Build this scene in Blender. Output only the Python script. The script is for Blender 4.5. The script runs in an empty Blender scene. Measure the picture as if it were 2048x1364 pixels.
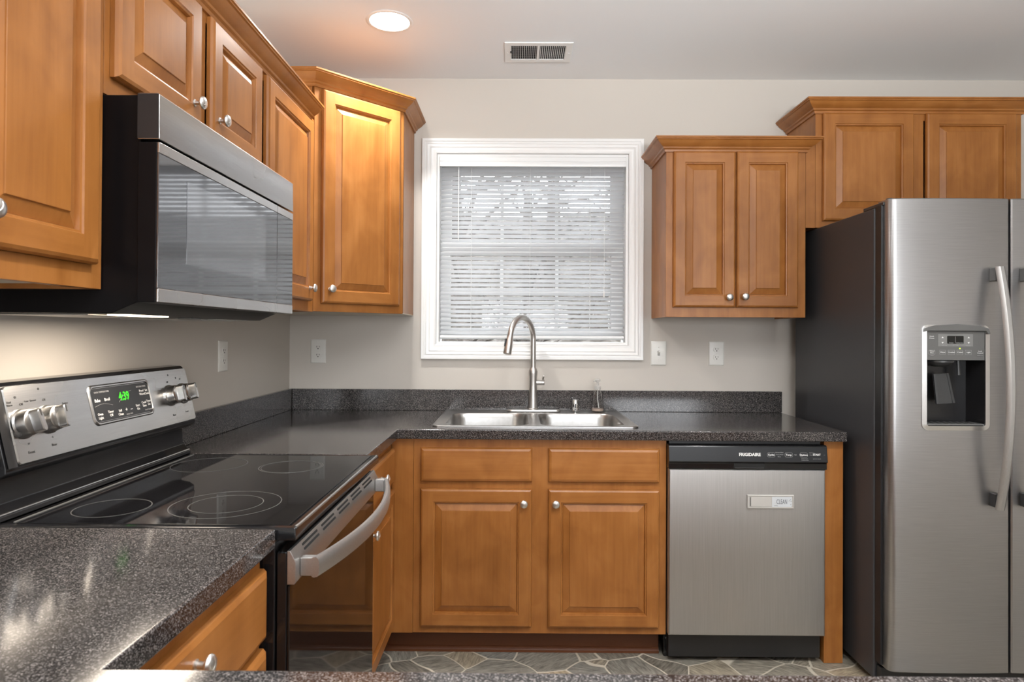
import bpy, bmesh, math, random
from mathutils import Vector, Matrix
random.seed(7)
PI = math.pi
C = bpy.context.scene.collection
SC = bpy.context.scene

# ------------------------------------------------------------------ camera
FPX, SX, SY = 1304.3, -1.6, -24.52
yaw, pitch, roll = math.radians(-0.368), math.radians(0.417), math.radians(0.32)
fw = Vector((math.sin(yaw)*math.cos(pitch), math.cos(yaw)*math.cos(pitch), math.sin(pitch)))
rt = Vector((math.cos(yaw), -math.sin(yaw), 0)); up = rt.cross(fw)
rt2 = rt*math.cos(roll)+up*math.sin(roll); up2 = -rt*math.sin(roll)+up*math.cos(roll)
cd = bpy.data.cameras.new('camera'); cam = bpy.data.objects.new('camera', cd); C.objects.link(cam)
cam.matrix_world = Matrix(((rt2.x, up2.x, -fw.x, 1.101), (rt2.y, up2.y, -fw.y, -3.193), (rt2.z, up2.z, -fw.z, 1.291), (0, 0, 0, 1)))
cd.sensor_width = 36; cd.lens = FPX/2048*36; cd.shift_x = -SX/2048; cd.shift_y = SY/2048
cd.clip_start = 0.02; cd.dof.use_dof = True; cd.dof.focus_distance = 2.6; cd.dof.aperture_fstop = 9.0
SC.camera = cam

# ------------------------------------------------------------------ world, lights, exposure
SC.view_settings.view_transform = 'Standard'; SC.view_settings.look = 'None'
SC.view_settings.gamma = 1; SC.view_settings.use_curve_mapping = False
SC.view_settings.exposure = 0.46
SKY = 4.2            # overcast daylight
CAN = 25.0           # recessed ceiling lamp lens strength
BEAM = 92.0          # recessed ceiling lamp beam (watts)
REAR_FILL = 28.0          # fill light in each added rear window (watts)
FILL_FLASH = 235.0        # added flash, bounced off the ceiling as fill (watts)
HOOD = 3.1           # cooktop lamp under the microwave (watts)
w = bpy.data.worlds.new('overcast_sky'); SC.world = w; w.use_nodes = True
bg = w.node_tree.nodes['Background']; bg.inputs[0].default_value = (0.93, 0.96, 1.0, 1); bg.inputs[1].default_value = SKY

def area_light(name, loc, rot, sx, sy, watts, col, parent=None):
    l = bpy.data.lights.new(name, 'AREA'); l.shape = 'RECTANGLE'; l.size = sx; l.size_y = sy; l.energy = watts; l.color = col
    o = bpy.data.objects.new(name, l); C.objects.link(o); o.location = loc; o.rotation_euler = rot
    if parent: o.parent = parent
    return o
# fill light at two unseen rear windows, added to brighten the room
ADDED_REARWIN = [(0.55, 1.95, 0.85, 2.15), (2.55, 3.95, 0.85, 2.15)]
for (a, b, c, d) in ADDED_REARWIN:
    area_light('window_daylight', ((a+b)/2, -7.06, (c+d)/2), (PI/2, 0, 0), b-a, d-c, REAR_FILL, (0.95, 0.975, 1.0))

# added unseen flash, aimed at the ceiling to lift the overall brightness
l = bpy.data.lights.new('ceiling_bounce_flash', 'SPOT'); l.energy = FILL_FLASH; l.color = (0.985, 0.99, 1.0); l.spot_size = math.radians(140); l.spot_blend = 0.6; l.shadow_soft_size = 0.10
o = bpy.data.objects.new('ceiling_bounce_flash', l); C.objects.link(o); o.location = (1.7, -3.3, 1.65); o.rotation_euler = (math.radians(158), 0, 0)

# ------------------------------------------------------------------ materials
def nt(name):
    m = bpy.data.materials.new(name); m.use_nodes = True
    t = m.node_tree; p = t.nodes['Principled BSDF']
    return m, t, p
def simple(name, col, rough=0.5, metal=0.0, spec=0.5, coat=0.0, emit=None, es=0.0):
    m, t, p = nt(name)
    p.inputs['Base Color'].default_value = (*col, 1); p.inputs['Roughness'].default_value = rough
    p.inputs['Metallic'].default_value = metal; p.inputs['Specular IOR Level'].default_value = spec
    p.inputs['Coat Weight'].default_value = coat
    if emit: p.inputs['Emission Color'].default_value = (*emit, 1); p.inputs['Emission Strength'].default_value = es
    return m
def N(t, kind, **kw):
    n = t.nodes.new(kind)
    for k, v in kw.items():
        if hasattr(n, k): setattr(n, k, v)
        else: n.inputs[k.replace('_', ' ')].default_value = v
    return n
def coords(t, scale):
    g = t.nodes.new('ShaderNodeNewGeometry'); m = t.nodes.new('ShaderNodeMapping')
    m.inputs['Scale'].default_value = scale; t.links.new(g.outputs['Position'], m.inputs['Vector'])
    return m
def ramp(t, stops):
    r = t.nodes.new('ShaderNodeValToRGB'); e = r.color_ramp.elements
    while len(e) < len(stops): e.new(0.5)
    for i, (p, c) in enumerate(stops): e[i].position = p; e[i].color = (*c, 1)
    return r
def bump(t, p, src, strength, dist=0.002):
    b = t.nodes.new('ShaderNodeBump'); b.inputs['Strength'].default_value = strength; b.inputs['Distance'].default_value = dist
    t.links.new(src, b.inputs['Height']); t.links.new(b.outputs[0], p.inputs['Normal'])

def wood(name, scale):
    m, t, p = nt(name)
    c = coords(t, scale); rnd = t.nodes.new('ShaderNodeObjectInfo')
    off = N(t, 'ShaderNodeVectorMath', operation='ADD')
    mul = N(t, 'ShaderNodeVectorMath', operation='SCALE'); mul.inputs[0].default_value = (13, 7, 9)
    t.links.new(rnd.outputs['Random'], mul.inputs['Scale']); t.links.new(c.outputs[0], off.inputs[0]); t.links.new(mul.outputs[0], off.inputs[1])
    n1 = N(t, 'ShaderNodeTexNoise', Scale=1.0, Detail=6.0, Roughness=0.62, Distortion=0.4); t.links.new(off.outputs[0], n1.inputs['Vector'])
    c2 = coords(t, (7, 7, 5)); n2 = N(t, 'ShaderNodeTexNoise', Scale=1.0, Detail=3.0, Roughness=0.5, Distortion=0.8); t.links.new(c2.outputs[0], n2.inputs['Vector'])
    mx = N(t, 'ShaderNodeMix', data_type='FLOAT'); mx.inputs[0].default_value = 0.6
    t.links.new(n1.outputs['Fac'], mx.inputs[2]); t.links.new(n2.outputs['Fac'], mx.inputs[3])
    r = ramp(t, [(0.27, (0.225, 0.078, 0.0145)), (0.5, (0.335, 0.128, 0.029)), (0.73, (0.44, 0.184, 0.050))])
    t.links.new(mx.outputs[0], r.inputs[0]); t.links.new(r.outputs[0], p.inputs['Base Color'])
    p.inputs['Roughness'].default_value = 0.35; p.inputs['Specular IOR Level'].default_value = 0.4
    bump(t, p, n1.outputs['Fac'], 0.04)
    return m
TOEM = simple('dark_stained_toe_board', (0.135, 0.042, 0.013), 0.45)  # darker, redder wood tone: shade of the toe recess put into the colour
WV = wood('maple_vertical_grain', (42, 42, 2.6)); WH = wood('maple_horizontal_grain', (2.6, 2.6, 42))

def laminate():
    m, t, p = nt('speckled_laminate')
    c = coords(t, (1, 1, 1))
    v = N(t, 'ShaderNodeTexVoronoi', Scale=640.0); t.links.new(c.outputs[0], v.inputs['Vector'])
    s = t.nodes.new('ShaderNodeSeparateColor'); t.links.new(v.outputs['Color'], s.inputs[0])
    n = N(t, 'ShaderNodeTexNoise', Scale=210.0, Detail=3.0, Roughness=0.7); t.links.new(c.outputs[0], n.inputs['Vector'])
    mx = N(t, 'ShaderNodeMix', data_type='FLOAT'); mx.inputs[0].default_value = 0.45
    t.links.new(s.outputs[0], mx.inputs[2]); t.links.new(n.outputs['Fac'], mx.inputs[3])
    r = ramp(t, [(0.30, (0.010, 0.0095, 0.010)), (0.48, (0.024, 0.0225, 0.023)), (0.60, (0.055, 0.050, 0.049)), (0.78, (0.21, 0.19, 0.182))])
    t.links.new(mx.outputs[0], r.inputs[0]); t.links.new(r.outputs[0], p.inputs['Base Color'])
    p.inputs['Roughness'].default_value = 0.12; p.inputs['Specular IOR Level'].default_value = 0.55
    bump(t, p, n.outputs['Fac'], 0.02, 0.0006)
    return m
LAM = laminate()

def steel(name, stretch, base=0.56, rough=0.30, var=0.10, tint=(1, 0.985, 0.965)):
    m, t, p = nt(name)
    c = coords(t, stretch); n = N(t, 'ShaderNodeTexNoise', Scale=1.0, Detail=4.0, Roughness=0.6); t.links.new(c.outputs[0], n.inputs['Vector'])
    c2 = coords(t, (5, 5, 5)); n2 = N(t, 'ShaderNodeTexNoise', Scale=1.0, Detail=3.0, Roughness=0.55); t.links.new(c2.outputs[0], n2.inputs['Vector'])
    mr = N(t, 'ShaderNodeMapRange'); mr.inputs[3].default_value = rough-var/2; mr.inputs[4].default_value = rough+var
    t.links.new(n2.outputs['Fac'], mr.inputs[0]); t.links.new(mr.outputs[0], p.inputs['Roughness'])
    r = ramp(t, [(0.3, tuple(base*0.94*k for k in tint)), (0.7, tuple(base*1.06*k for k in tint))])
    t.links.new(n.outputs['Fac'], r.inputs[0]); t.links.new(r.outputs[0], p.inputs['Base Color'])
    p.inputs['Metallic'].default_value = 1.0
    bump(t, p, n.outputs['Fac'], 0.008, 0.0004)
    return m
ST_V = steel('brushed_steel_vertical', (500, 500, 6), 0.50, 0.48, 0.04)
ST_H = steel('brushed_steel_horizontal', (8, 8, 500), 0.47, 0.24)
ST_A = steel('satin_steel', (300, 300, 300), 0.50, 0.42, 0.05)
ST_F = steel('fridge_steel', (8, 8, 420), 0.40, 0.33, 0.05, (1, 0.985, 0.985))
ST_S = steel('sink_steel', (60, 60, 60), 0.45, 0.30, 0.08)
NICK = steel('brushed_nickel', (300, 300, 300), 0.56, 0.33, 0.06, (1, 0.965, 0.92))
CHROME = simple('chrome', (0.82, 0.82, 0.82), 0.07, 1.0)
KNOBM = simple('satin_nickel_knob', (0.74, 0.73, 0.71), 0.36, 1.0)
BLACK = simple('black_enamel', (0.010, 0.010, 0.011), 0.12)
BLACKM = simple('black_plastic', (0.014, 0.014, 0.015), 0.35)
DARKG = simple('charcoal_painted_steel', (0.040, 0.041, 0.045), 0.40)
GLASSB = simple('black_ceramic_glass', (0.006, 0.006, 0.007), 0.035)
MWGLASS = simple('tinted_microwave_glass', (0.018, 0.019, 0.022), 0.05, 0.0, 0.9)
MWMESH = simple('microwave_screen', (0.085, 0.09, 0.098), 0.06, 0.0, 0.9)
OVENG = simple('dark_oven_glass', (0.012, 0.009, 0.008), 0.05, 0.0, 0.38)
GREYP = simple('grey_plastic', (0.115, 0.115, 0.112), 0.35)
DGREYP = simple('dark_grey_plastic', (0.035, 0.036, 0.037), 0.3)
LGREYP = simple('pale_grey_plastic', (0.19, 0.19, 0.185), 0.4)
for m_ in (MWGLASS, MWMESH): m_.node_tree.nodes['Principled BSDF'].inputs['IOR'].default_value = 1.85
PANELG = simple('control_panel_black', (0.020, 0.021, 0.023), 0.30, spec=0.25)
INK = simple('white_print', (0.75, 0.75, 0.74), 0.5)
GINK = simple('grey_print', (0.32, 0.32, 0.32), 0.5)
DINK = simple('dark_print', (0.03, 0.03, 0.03), 0.5)
RINK = simple('red_print', (0.35, 0.02, 0.015), 0.5)
GREEN = simple('green_digits', (0.03, 0.40, 0.015), 0.4, emit=(0.06, 1.0, 0.02), es=0.28)
LEDG = simple('green_indicator', (0.3, 0.5, 0.02), 0.4, emit=(0.55, 0.9, 0.05), es=1.3)
WHITE = simple('white_trim_paint', (0.80, 0.80, 0.79), 0.32)
VINYL = simple('white_vinyl', (0.78, 0.79, 0.79), 0.35)
PLATE = simple('ivory_plate', (0.72, 0.71, 0.67), 0.3)
CAVITY = simple('dispenser_black', (0.012, 0.012, 0.013), 0.25)
BRIGHT = simple('bright_trim', (0.78, 0.78, 0.78), 0.25, 1.0)
BLACKS = simple('black_satin_steel', (0.005, 0.0045, 0.005), 0.3, spec=0.12)
DARK = simple('dark_void', (0.01, 0.01, 0.01), 0.8)
UNDER = simple('cabinet_underside', (0.60, 0.54, 0.45), 0.6)
MAGW = simple('magnet_white', (0.52, 0.505, 0.48), 0.35)
CARD = simple('white_card', (0.62, 0.65, 0.68), 0.4)
LENS = simple('lit_lamp_lens', (1, 1, 1), 0.5, emit=(1.0, 0.965, 0.91), es=CAN)
HOODL = simple('lit_cooktop_lamp', (1, 1, 1), 0.5, emit=(1.0, 0.80, 0.58), es=6.0)
RINGM = simple('burner_print', (0.085, 0.085, 0.082), 0.3)

def wallpaint(name, col, rough=0.6):
    m, t, p = nt(name)
    c = coords(t, (1, 1, 1)); n = N(t, 'ShaderNodeTexNoise', Scale=260.0, Detail=3.0); t.links.new(c.outputs[0], n.inputs['Vector'])
    p.inputs['Base Color'].default_value = (*col, 1); p.inputs['Roughness'].default_value = rough
    p.inputs['Specular IOR Level'].default_value = 0.3
    bump(t, p, n.outputs['Fac'], 0.06, 0.001)
    return m
WALL = wallpaint('greige_wall_paint', (0.565, 0.525, 0.475))
CEIL = wallpaint('ceiling_paint', (0.84, 0.85, 0.86), 0.8)

def flagstone():
    m, t, p = nt('flagstone_vinyl')
    c = coords(t, (5.2, 5.2, 0))
    nd = N(t, 'ShaderNodeTexNoise', Scale=0.7, Detail=1.0); t.links.new(c.outputs[0], nd.inputs['Vector'])
    ad = N(t, 'ShaderNodeVectorMath', operation='ADD'); sc = N(t, 'ShaderNodeVectorMath', operation='SCALE'); sc.inputs['Scale'].default_value = 0.55
    t.links.new(nd.outputs['Color'], sc.inputs[0]); t.links.new(c.outputs[0], ad.inputs[0]); t.links.new(sc.outputs[0], ad.inputs[1])
    e = N(t, 'ShaderNodeTexVoronoi', feature='DISTANCE_TO_EDGE', Scale=1.0); t.links.new(ad.outputs[0], e.inputs['Vector'])
    v = N(t, 'ShaderNodeTexVoronoi', feature='F1', Scale=1.0); t.links.new(ad.outputs[0], v.inputs['Vector'])
    sp = t.nodes.new('ShaderNodeSeparateColor'); t.links.new(v.outputs['Color'], sp.inputs[0])
    rc = ramp(t, [(0.0, (0.120, 0.110, 0.092)), (0.35, (0.185, 0.165, 0.130)), (0.65, (0.150, 0.148, 0.135)), (1.0, (0.25, 0.205, 0.140))])
    t.links.new(sp.outputs[0], rc.inputs[0])
    # streaks turned differently in each stone
    rot = N(t, 'ShaderNodeVectorRotate', rotation_type='Z_AXIS'); mlt = N(t, 'ShaderNodeMath', operation='MULTIPLY'); mlt.inputs[1].default_value = 6.28
    t.links.new(sp.outputs[1], mlt.inputs[0]); t.links.new(mlt.outputs[0], rot.inputs['Angle']); t.links.new(c.outputs[0], rot.inputs['Vector'])
    mp = t.nodes.new('ShaderNodeMapping'); mp.inputs['Scale'].default_value = (1.5, 8, 1); t.links.new(rot.outputs[0], mp.inputs['Vector'])
    ns = N(t, 'ShaderNodeTexNoise', Scale=2.2, Detail=6.0, Roughness=0.7); t.links.new(mp.outputs[0], ns.inputs['Vector'])
    mr = N(t, 'ShaderNodeMapRange'); mr.inputs[1].default_value = 0.3; mr.inputs[2].default_value = 0.7; mr.inputs[3].default_value = 0.45; mr.inputs[4].default_value = 2.3
    t.links.new(ns.outputs['Fac'], mr.inputs[0])
    mu = N(t, 'ShaderNodeVectorMath', operation='SCALE'); t.links.new(rc.outputs[0], mu.inputs[0]); t.links.new(mr.outputs[0], mu.inputs['Scale'])
    g = N(t, 'ShaderNodeMapRange'); g.inputs[1].default_value = 0.010; g.inputs[2].default_value = 0.020; t.links.new(e.outputs['Distance'], g.inputs[0])
    mx = N(t, 'ShaderNodeMix', data_type='RGBA'); t.links.new(g.outputs[0], mx.inputs[0]); mx.inputs[6].default_value = (0.58, 0.53, 0.44, 1); t.links.new(mu.outputs[0], mx.inputs[7])
    t.links.new(mx.outputs[2], p.inputs['Base Color']); p.inputs['Roughness'].default_value = 0.38
    bump(t, p, ns.outputs['Fac'], 0.12, 0.002)
    return m
FLOOR = flagstone()

def pane():
    m, t, p = nt('window_glass'); t.nodes.remove(p)
    tr = t.nodes.new('ShaderNodeBsdfTransparent'); gl = N(t, 'ShaderNodeBsdfGlossy', Roughness=0.02)
    fr = N(t, 'ShaderNodeFresnel', IOR=1.45); mx = t.nodes.new('ShaderNodeMixShader')
    t.links.new(fr.outputs[0], mx.inputs[0]); t.links.new(tr.outputs[0], mx.inputs[1]); t.links.new(gl.outputs[0], mx.inputs[2])
    t.links.new(mx.outputs[0], t.nodes['Material Output'].inputs[0]); return m
PANE = pane()
def slatmat():
    m, t, p = nt('blind_slat_vinyl'); out = t.nodes['Material Output']
    p.inputs['Base Color'].default_value = (0.80, 0.81, 0.82, 1); p.inputs['Roughness'].default_value = 0.35
    tl = t.nodes.new('ShaderNodeBsdfTranslucent'); tl.inputs[0].default_value = (0.88, 0.89, 0.90, 1)
    mx = t.nodes.new('ShaderNodeMixShader'); mx.inputs[0].default_value = 0.72
    t.links.new(p.outputs[0], mx.inputs[1]); t.links.new(tl.outputs[0], mx.inputs[2]); t.links.new(mx.outputs[0], out.inputs[0]); return m
SLAT = slatmat()
def clearplastic():
    m, t, p = nt('clear_plastic'); out = t.nodes['Material Output']; t.nodes.remove(p)
    tr = t.nodes.new('ShaderNodeBsdfTransparent'); tr.inputs[0].default_value = (0.95, 0.95, 0.95, 1); gl = N(t, 'ShaderNodeBsdfGlossy', Roughness=0.08)
    lw = N(t, 'ShaderNodeLayerWeight', Blend=0.25); mx = t.nodes.new('ShaderNodeMixShader')
    t.links.new(lw.outputs['Facing'], mx.inputs[0]); t.links.new(tr.outputs[0], mx.inputs[1]); t.links.new(gl.outputs[0], mx.inputs[2]); t.links.new(mx.outputs[0], out.inputs[0]); return m
CLEAR = clearplastic()
FROST = simple('frosted_white_plastic', (0.62, 0.61, 0.58), 0.3)
FROST.node_tree.nodes['Principled BSDF'].inputs['Alpha'].default_value = 0.55

# ------------------------------------------------------------------ mesh helpers
class Fr:
    """a face frame: u to the right, v up, n out of the face"""
    def __init__(s, o, u, v, n): s.o, s.u, s.v, s.n = Vector(o), Vector(u).normalized(), Vector(v).normalized(), Vector(n).normalized()
    def __call__(s, u, v, n=0.0): return s.o+s.u*u+s.v*v+s.n*n
Z = (0, 0, 1)
def FB(y=0.0): return Fr((0, y, 0), (1, 0, 0), Z, (0, -1, 0))        # faces the room from the back wall: u = x
def FL(x=0.0): return Fr((x, 0, 0), (0, 1, 0), Z, (1, 0, 0))         # faces the room from the left wall: u = y
WF = Fr((0, 0, 0), (1, 0, 0), Z, (0, -1, 0))

class MB:
    def __init__(s): s.bm = bmesh.new()
    def face(s, pts, mi=0):
        f = s.bm.faces.new([s.bm.verts.new(p) for p in pts]); f.material_index = mi; return f
    def box(s, F, u0, u1, v0, v1, n0, n1, mi=0):
        P = [s.bm.verts.new(F(u, v, n)) for n in (n0, n1) for v in (v0, v1) for u in (u0, u1)]
        for q in ((0, 2, 3, 1), (4, 5, 7, 6), (0, 1, 5, 4), (2, 6, 7, 3), (0, 4, 6, 2), (1, 3, 7, 5)):
            f = s.bm.faces.new([P[i] for i in q]); f.material_index = mi
        return s
    def wbox(s, x0, x1, y0, y1, z0, z1, mi=0): return s.box(WF, x0, x1, z0, z1, -y1, -y0, mi)
    def rings(s, rings, cap0=True, cap1=True, mi=0, closed=True):
        R = [[s.bm.verts.new(p) for p in r] for r in rings]
        for a, b in zip(R, R[1:]):
            k = len(a)
            for i in range(k if closed else k-1):
                f = s.bm.faces.new((a[i], a[(i+1) % k], b[(i+1) % k], b[i])); f.material_index = mi
        if cap0: f = s.bm.faces.new(R[0][::-1]); f.material_index = mi
        if cap1: f = s.bm.faces.new(R[-1]); f.material_index = mi
        return s
    def lathe(s, c, axis, prof, seg=24, mi=0, cap0=True, cap1=True):
        a = Vector(axis).normalized(); q = a.orthogonal().normalized(); r = a.cross(q); c = Vector(c)
        rs = [[c+a*h+(q*math.cos(t)+r*math.sin(t))*max(rad, 1e-4) for t in [2*PI*i/seg for i in range(seg)]] for rad, h in prof]
        return s.rings(rs, cap0, cap1, mi)
    def tube(s, pts, rad, seg=12, mi=0, caps=True):
        pts = [Vector(p) for p in pts]; n = len(pts)
        rad = rad if isinstance(rad, (list, tuple)) else [rad]*n
        T = [((pts[min(i+1, n-1)]-pts[max(i-1, 0)])).normalized() for i in range(n)]
        q = T[0].orthogonal().normalized(); rs = []
        for i in range(n):
            q = (q-T[i]*q.dot(T[i])).normalized(); b = T[i].cross(q)
            rs.append([pts[i]+(q*math.cos(2*PI*k/seg)+b*math.sin(2*PI*k/seg))*rad[i] for k in range(seg)])
        return s.rings(rs, caps, caps, mi)
    def sweep(s, path, prof, side, upv=Z, mi=0):
        """prof = [(a, b)]: a along side(i), b along upv"""
        upv = Vector(upv); rs = [[Vector(p)+sd*a+upv*b for a, b in prof] for p, sd in zip(path, side)]
        return s.rings(rs, True, True, mi)
    def prism(s, F, poly, n0, n1, mi=0):
        return s.rings([[F(u, v, n0) for u, v in poly], [F(u, v, n1) for u, v in poly]], True, True, mi)
    def cells(s, F, us, vs, inside, n0, n1, mi=0):
        """solid slab on the grid cells for which inside(i, j)"""
        V = {}
        def vt(i, j, k):
            if (i, j, k) not in V: V[(i, j, k)] = s.bm.verts.new(F(us[i], vs[j], (n0, n1)[k]))
            return V[(i, j, k)]
        I = lambda i, j: 0 <= i < len(us)-1 and 0 <= j < len(vs)-1 and inside(i, j)
        for i in range(len(us)-1):
            for j in range(len(vs)-1):
                if not I(i, j): continue
                q = [(i, j), (i+1, j), (i+1, j+1), (i, j+1)]
                fs = [[vt(*a, 1) for a in q], [vt(*a, 0) for a in q[::-1]]]
                for (di, dj), a, b in (((0, -1), q[0], q[1]), ((1, 0), q[1], q[2]), ((0, 1), q[2], q[3]), ((-1, 0), q[3], q[0])):
                    if not I(i+di, j+dj): fs.append([vt(*a, 0), vt(*b, 0), vt(*b, 1), vt(*a, 1)])
                for f in fs: s.bm.faces.new(f).material_index = mi
        return s
    def build(s, name, mats, parent=None, loc=None, bevel=0.0, seg=2, smooth=True, sharp=35):
        me = bpy.data.meshes.new(name)
        bmesh.ops.remove_doubles(s.bm, verts=s.bm.verts, dist=1e-6)
        bmesh.ops.recalc_face_normals(s.bm, faces=s.bm.faces)
        s.bm.to_mesh(me); s.bm.free()
        for m in (mats if isinstance(mats, (list, tuple)) else [mats]): me.materials.append(m)
        o = bpy.data.objects.new(name, me); C.objects.link(o)
        base = Vector((0, 0, 0))
        if parent is not None: base = Vector(parent['base']) if 'base' in parent.keys() else base
        elif loc is not None: base = Vector(loc)
        me.transform(Matrix.Translation(-base))
        if parent is not None: o.parent = parent
        else: o.location = base
        BASES[o.name] = base
        if smooth:
            me.polygons.foreach_set('use_smooth', [True]*len(me.polygons)); me.set_sharp_from_angle(angle=math.radians(sharp))
        if bevel > 0:
            b = o.modifiers.new('bevel', 'BEVEL'); b.width = bevel; b.segments = seg; b.limit_method = 'ANGLE'; b.angle_limit = math.radians(40); b.harden_normals = True
        o['base'] = tuple(base)
        return o
BASES = {}
def thing(name, label, cat, loc, group=None):
    o = bpy.data.objects.new(name, None); C.objects.link(o); o.location = loc; o.empty_display_size = 0.05
    o['base'] = tuple(loc); o['label'] = label; o['category'] = cat
    if group: o['group'] = group
    return o
def tag(o, label, cat, group=None):
    o['label'] = label; o['category'] = cat
    if group: o['group'] = group
    return o
def struct(o): o['kind'] = 'structure'; return o
def text(body, size, F, u, v, mat, parent, n=0.0006, align='CENTER', sx=1.0, name='lettering', bold=0.0):
    c = bpy.data.curves.new(name, 'FONT'); c.body = body; c.size = size; c.align_x = align; c.align_y = 'CENTER'; c.extrude = 0.0002; c.offset = bold
    c.resolution_u = 3
    c.materials.append(mat); tmp = bpy.data.objects.new('tmp', c); me = bpy.data.meshes.new_from_object(tmp)
    bpy.data.objects.remove(tmp); bpy.data.curves.remove(c); o = bpy.data.objects.new(name, me); C.objects.link(o)
    p = F(u, v, n)-Vector(parent['base']); nn = F.u.cross(F.v)
    o.matrix_local = Matrix(((F.u.x*sx, F.v.x, nn.x, p.x), (F.u.y*sx, F.v.y, nn.y, p.y), (F.u.z*sx, F.v.z, nn.z, p.z), (0, 0, 0, 1)))
    o.parent = parent
    return o

def rrect(w, h, r, k=5):
    r = min(r, w/2-1e-4, h/2-1e-4); out = []
    for cx, cy, a in ((w/2-r, h/2-r, 0), (-w/2+r, h/2-r, 90), (-w/2+r, -h/2+r, 180), (w/2-r, -h/2+r, 270)):
        for i in range(k+1):
            t = math.radians(a+90*i/k); out.append((cx+r*math.cos(t), cy+r*math.sin(t)))
    return out
def rect4(F, u0, u1, v0, v1, i, n): return [F(u0+i, v0+i, n), F(u1-i, v0+i, n), F(u1-i, v1-i, n), F(u0+i, v1-i, n)]

# ------------------------------------------------------------------ cabinet builders
def knob(F, u, v, parent, n=0.0):
    mb = MB(); mb.lathe(F(u, v, n), F.n, [(0.0085, 0), (0.0085, 0.002), (0.0058, 0.004), (0.0052, 0.012), (0.0085, 0.0155), (0.0145, 0.018), (0.0158, 0.021), (0.0150, 0.024), (0.0125, 0.0265), (0.006, 0.0285), (0.001, 0.029)], 24)
    # the twisted ridge across the face
    for k in range(-1, 2):
        pts = []
        for i in range(9):
            s = -1+i/4; a = math.radians(62)+0.35*s
            r = 0.0115*s*(1-0.12*abs(k)); pts.append(F(u+r*math.cos(a)-0.0045*k*math.sin(a), v+r*math.sin(a)+0.0045*k*math.cos(a), n+0.0287-0.0026*(r/0.0115)**2-0.0012*abs(k)))
        mb.tube(pts, [0.0002]+[0.0011]*7+[0.0002], 6)
    return mb.build('knob', KNOBM, parent)
ST, PB = 0.050, 0.084      # stile width and start of the raised field
def door(F, u0, u1, v0, v1, parent, kn=None, t=0.020, name='door', hidden=False):
    """raised panel door, back at n = 0.0005, face at n = t"""
    mb = MB(); T = t
    mb.rings([rect4(F, u0, u1, v0, v1, 0, 0.0008), rect4(F, u0, u1, v0, v1, 0, T-0.010), rect4(F, u0, u1, v0, v1, 0.003, T-0.0035), rect4(F, u0, u1, v0, v1, 0.009, T)], True, False)
    a = 0.009; b = ST
    for (x0, x1, y0, y1, mi) in ((u0+a, u0+b, v0+a, v1-a, 0), (u1-b, u1-a, v0+a, v1-a, 0), (u0+b, u1-b, v0+a, v0+b, 1), (u0+b, u1-b, v1-b, v1-a, 1)):
        mb.face([F(x0, y0, T), F(x1, y0, T), F(x1, y1, T), F(x0, y1, T)], mi)
    mb.rings([rect4(F, u0, u1, v0, v1, b, T), rect4(F, u0, u1, v0, v1, b+0.002, T-0.0035), rect4(F, u0, u1, v0, v1, b+0.006, T-0.0045), rect4(F, u0, u1, v0, v1, b+0.008, T-0.011), rect4(F, u0, u1, v0, v1, b+0.0085, T-0.0135)], False, False)
    d = mb.build(name, [WV, WH], parent, sharp=12)
    mb = MB(); i0 = b+0.0086
    mb.rings([rect4(F, u0, u1, v0, v1, i0, T-0.016), rect4(F, u0, u1, v0, v1, i0, T-0.0125), rect4(F, u0, u1, v0, v1, i0+0.003, T-0.0115), rect4(F, u0, u1, v0, v1, PB, T-0.0035), rect4(F, u0, u1, v0, v1, PB+0.0006, T-0.0012), rect4(F, u0, u1, v0, v1, PB+0.0015, T-0.0005)], True, True)
    mb.build('panel', [WV], d, sharp=12)
    if kn: knob(F, kn[0], kn[1], d, T)
    return d
def drawer(F, u0, u1, v0, v1, parent, kn=None, t=0.020, name='drawer'):
    mb = MB(); mb.rings([rect4(F, u0, u1, v0, v1, 0, 0.0008), rect4(F, u0, u1, v0, v1, 0, t-0.010), rect4(F, u0, u1, v0, v1, 0.004, t-0.0035), rect4(F, u0, u1, v0, v1, 0.012, t)], True, True)
    d = mb.build(name, [WH], parent, sharp=12)
    if kn: knob(F, kn[0], kn[1], d, t)
    return d
def frame(F, us, vs, holes, parent, t=0.019):
    """face frame on a grid with open cells, front at n = 0"""
    mb = MB(); mb.cells(F, us, vs, lambda i, j: (i, j) not in holes, -t, 0)
    return mb.build('face_frame', [WV], parent, bevel=0.0008, seg=1)
def carcass(F, u0, u1, v0, v1, depth, parent, t=0.016, top=True, rec=0.010, open_top=False):
    """side panels, back, bottom and top of a box behind a face frame (front at n = -0.019)"""
    mb = MB(); f = -0.0192
    mb.box(F, u0, u0+t, v0, v1, -depth, f); mb.box(F, u1-t, u1, v0, v1, -depth, f)
    mb.box(F, u0+t, u1-t, v0+rec, v0+rec+t, -depth, f, 1)
    if not open_top: mb.box(F, u0+t, u1-t, v1-t, v1, -depth, f, 1)
    mb.box(F, u0+t, u1-t, v0+rec+t, v1-(0 if open_top else t), -depth, -depth+0.006, 1)
    return mb.build('carcass', [WV, UNDER], parent)
CROWN = [(0.000, 0.000), (0.007, 0.000), (0.009, 0.010), (0.016, 0.014), (0.018, 0.020), (0.028, 0.026), (0.040, 0.036), (0.046, 0.044), (0.052, 0.046), (0.052, 0.050), (0.056, 0.052), (0.056, 0.058), (0.000, 0.058)]
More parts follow.
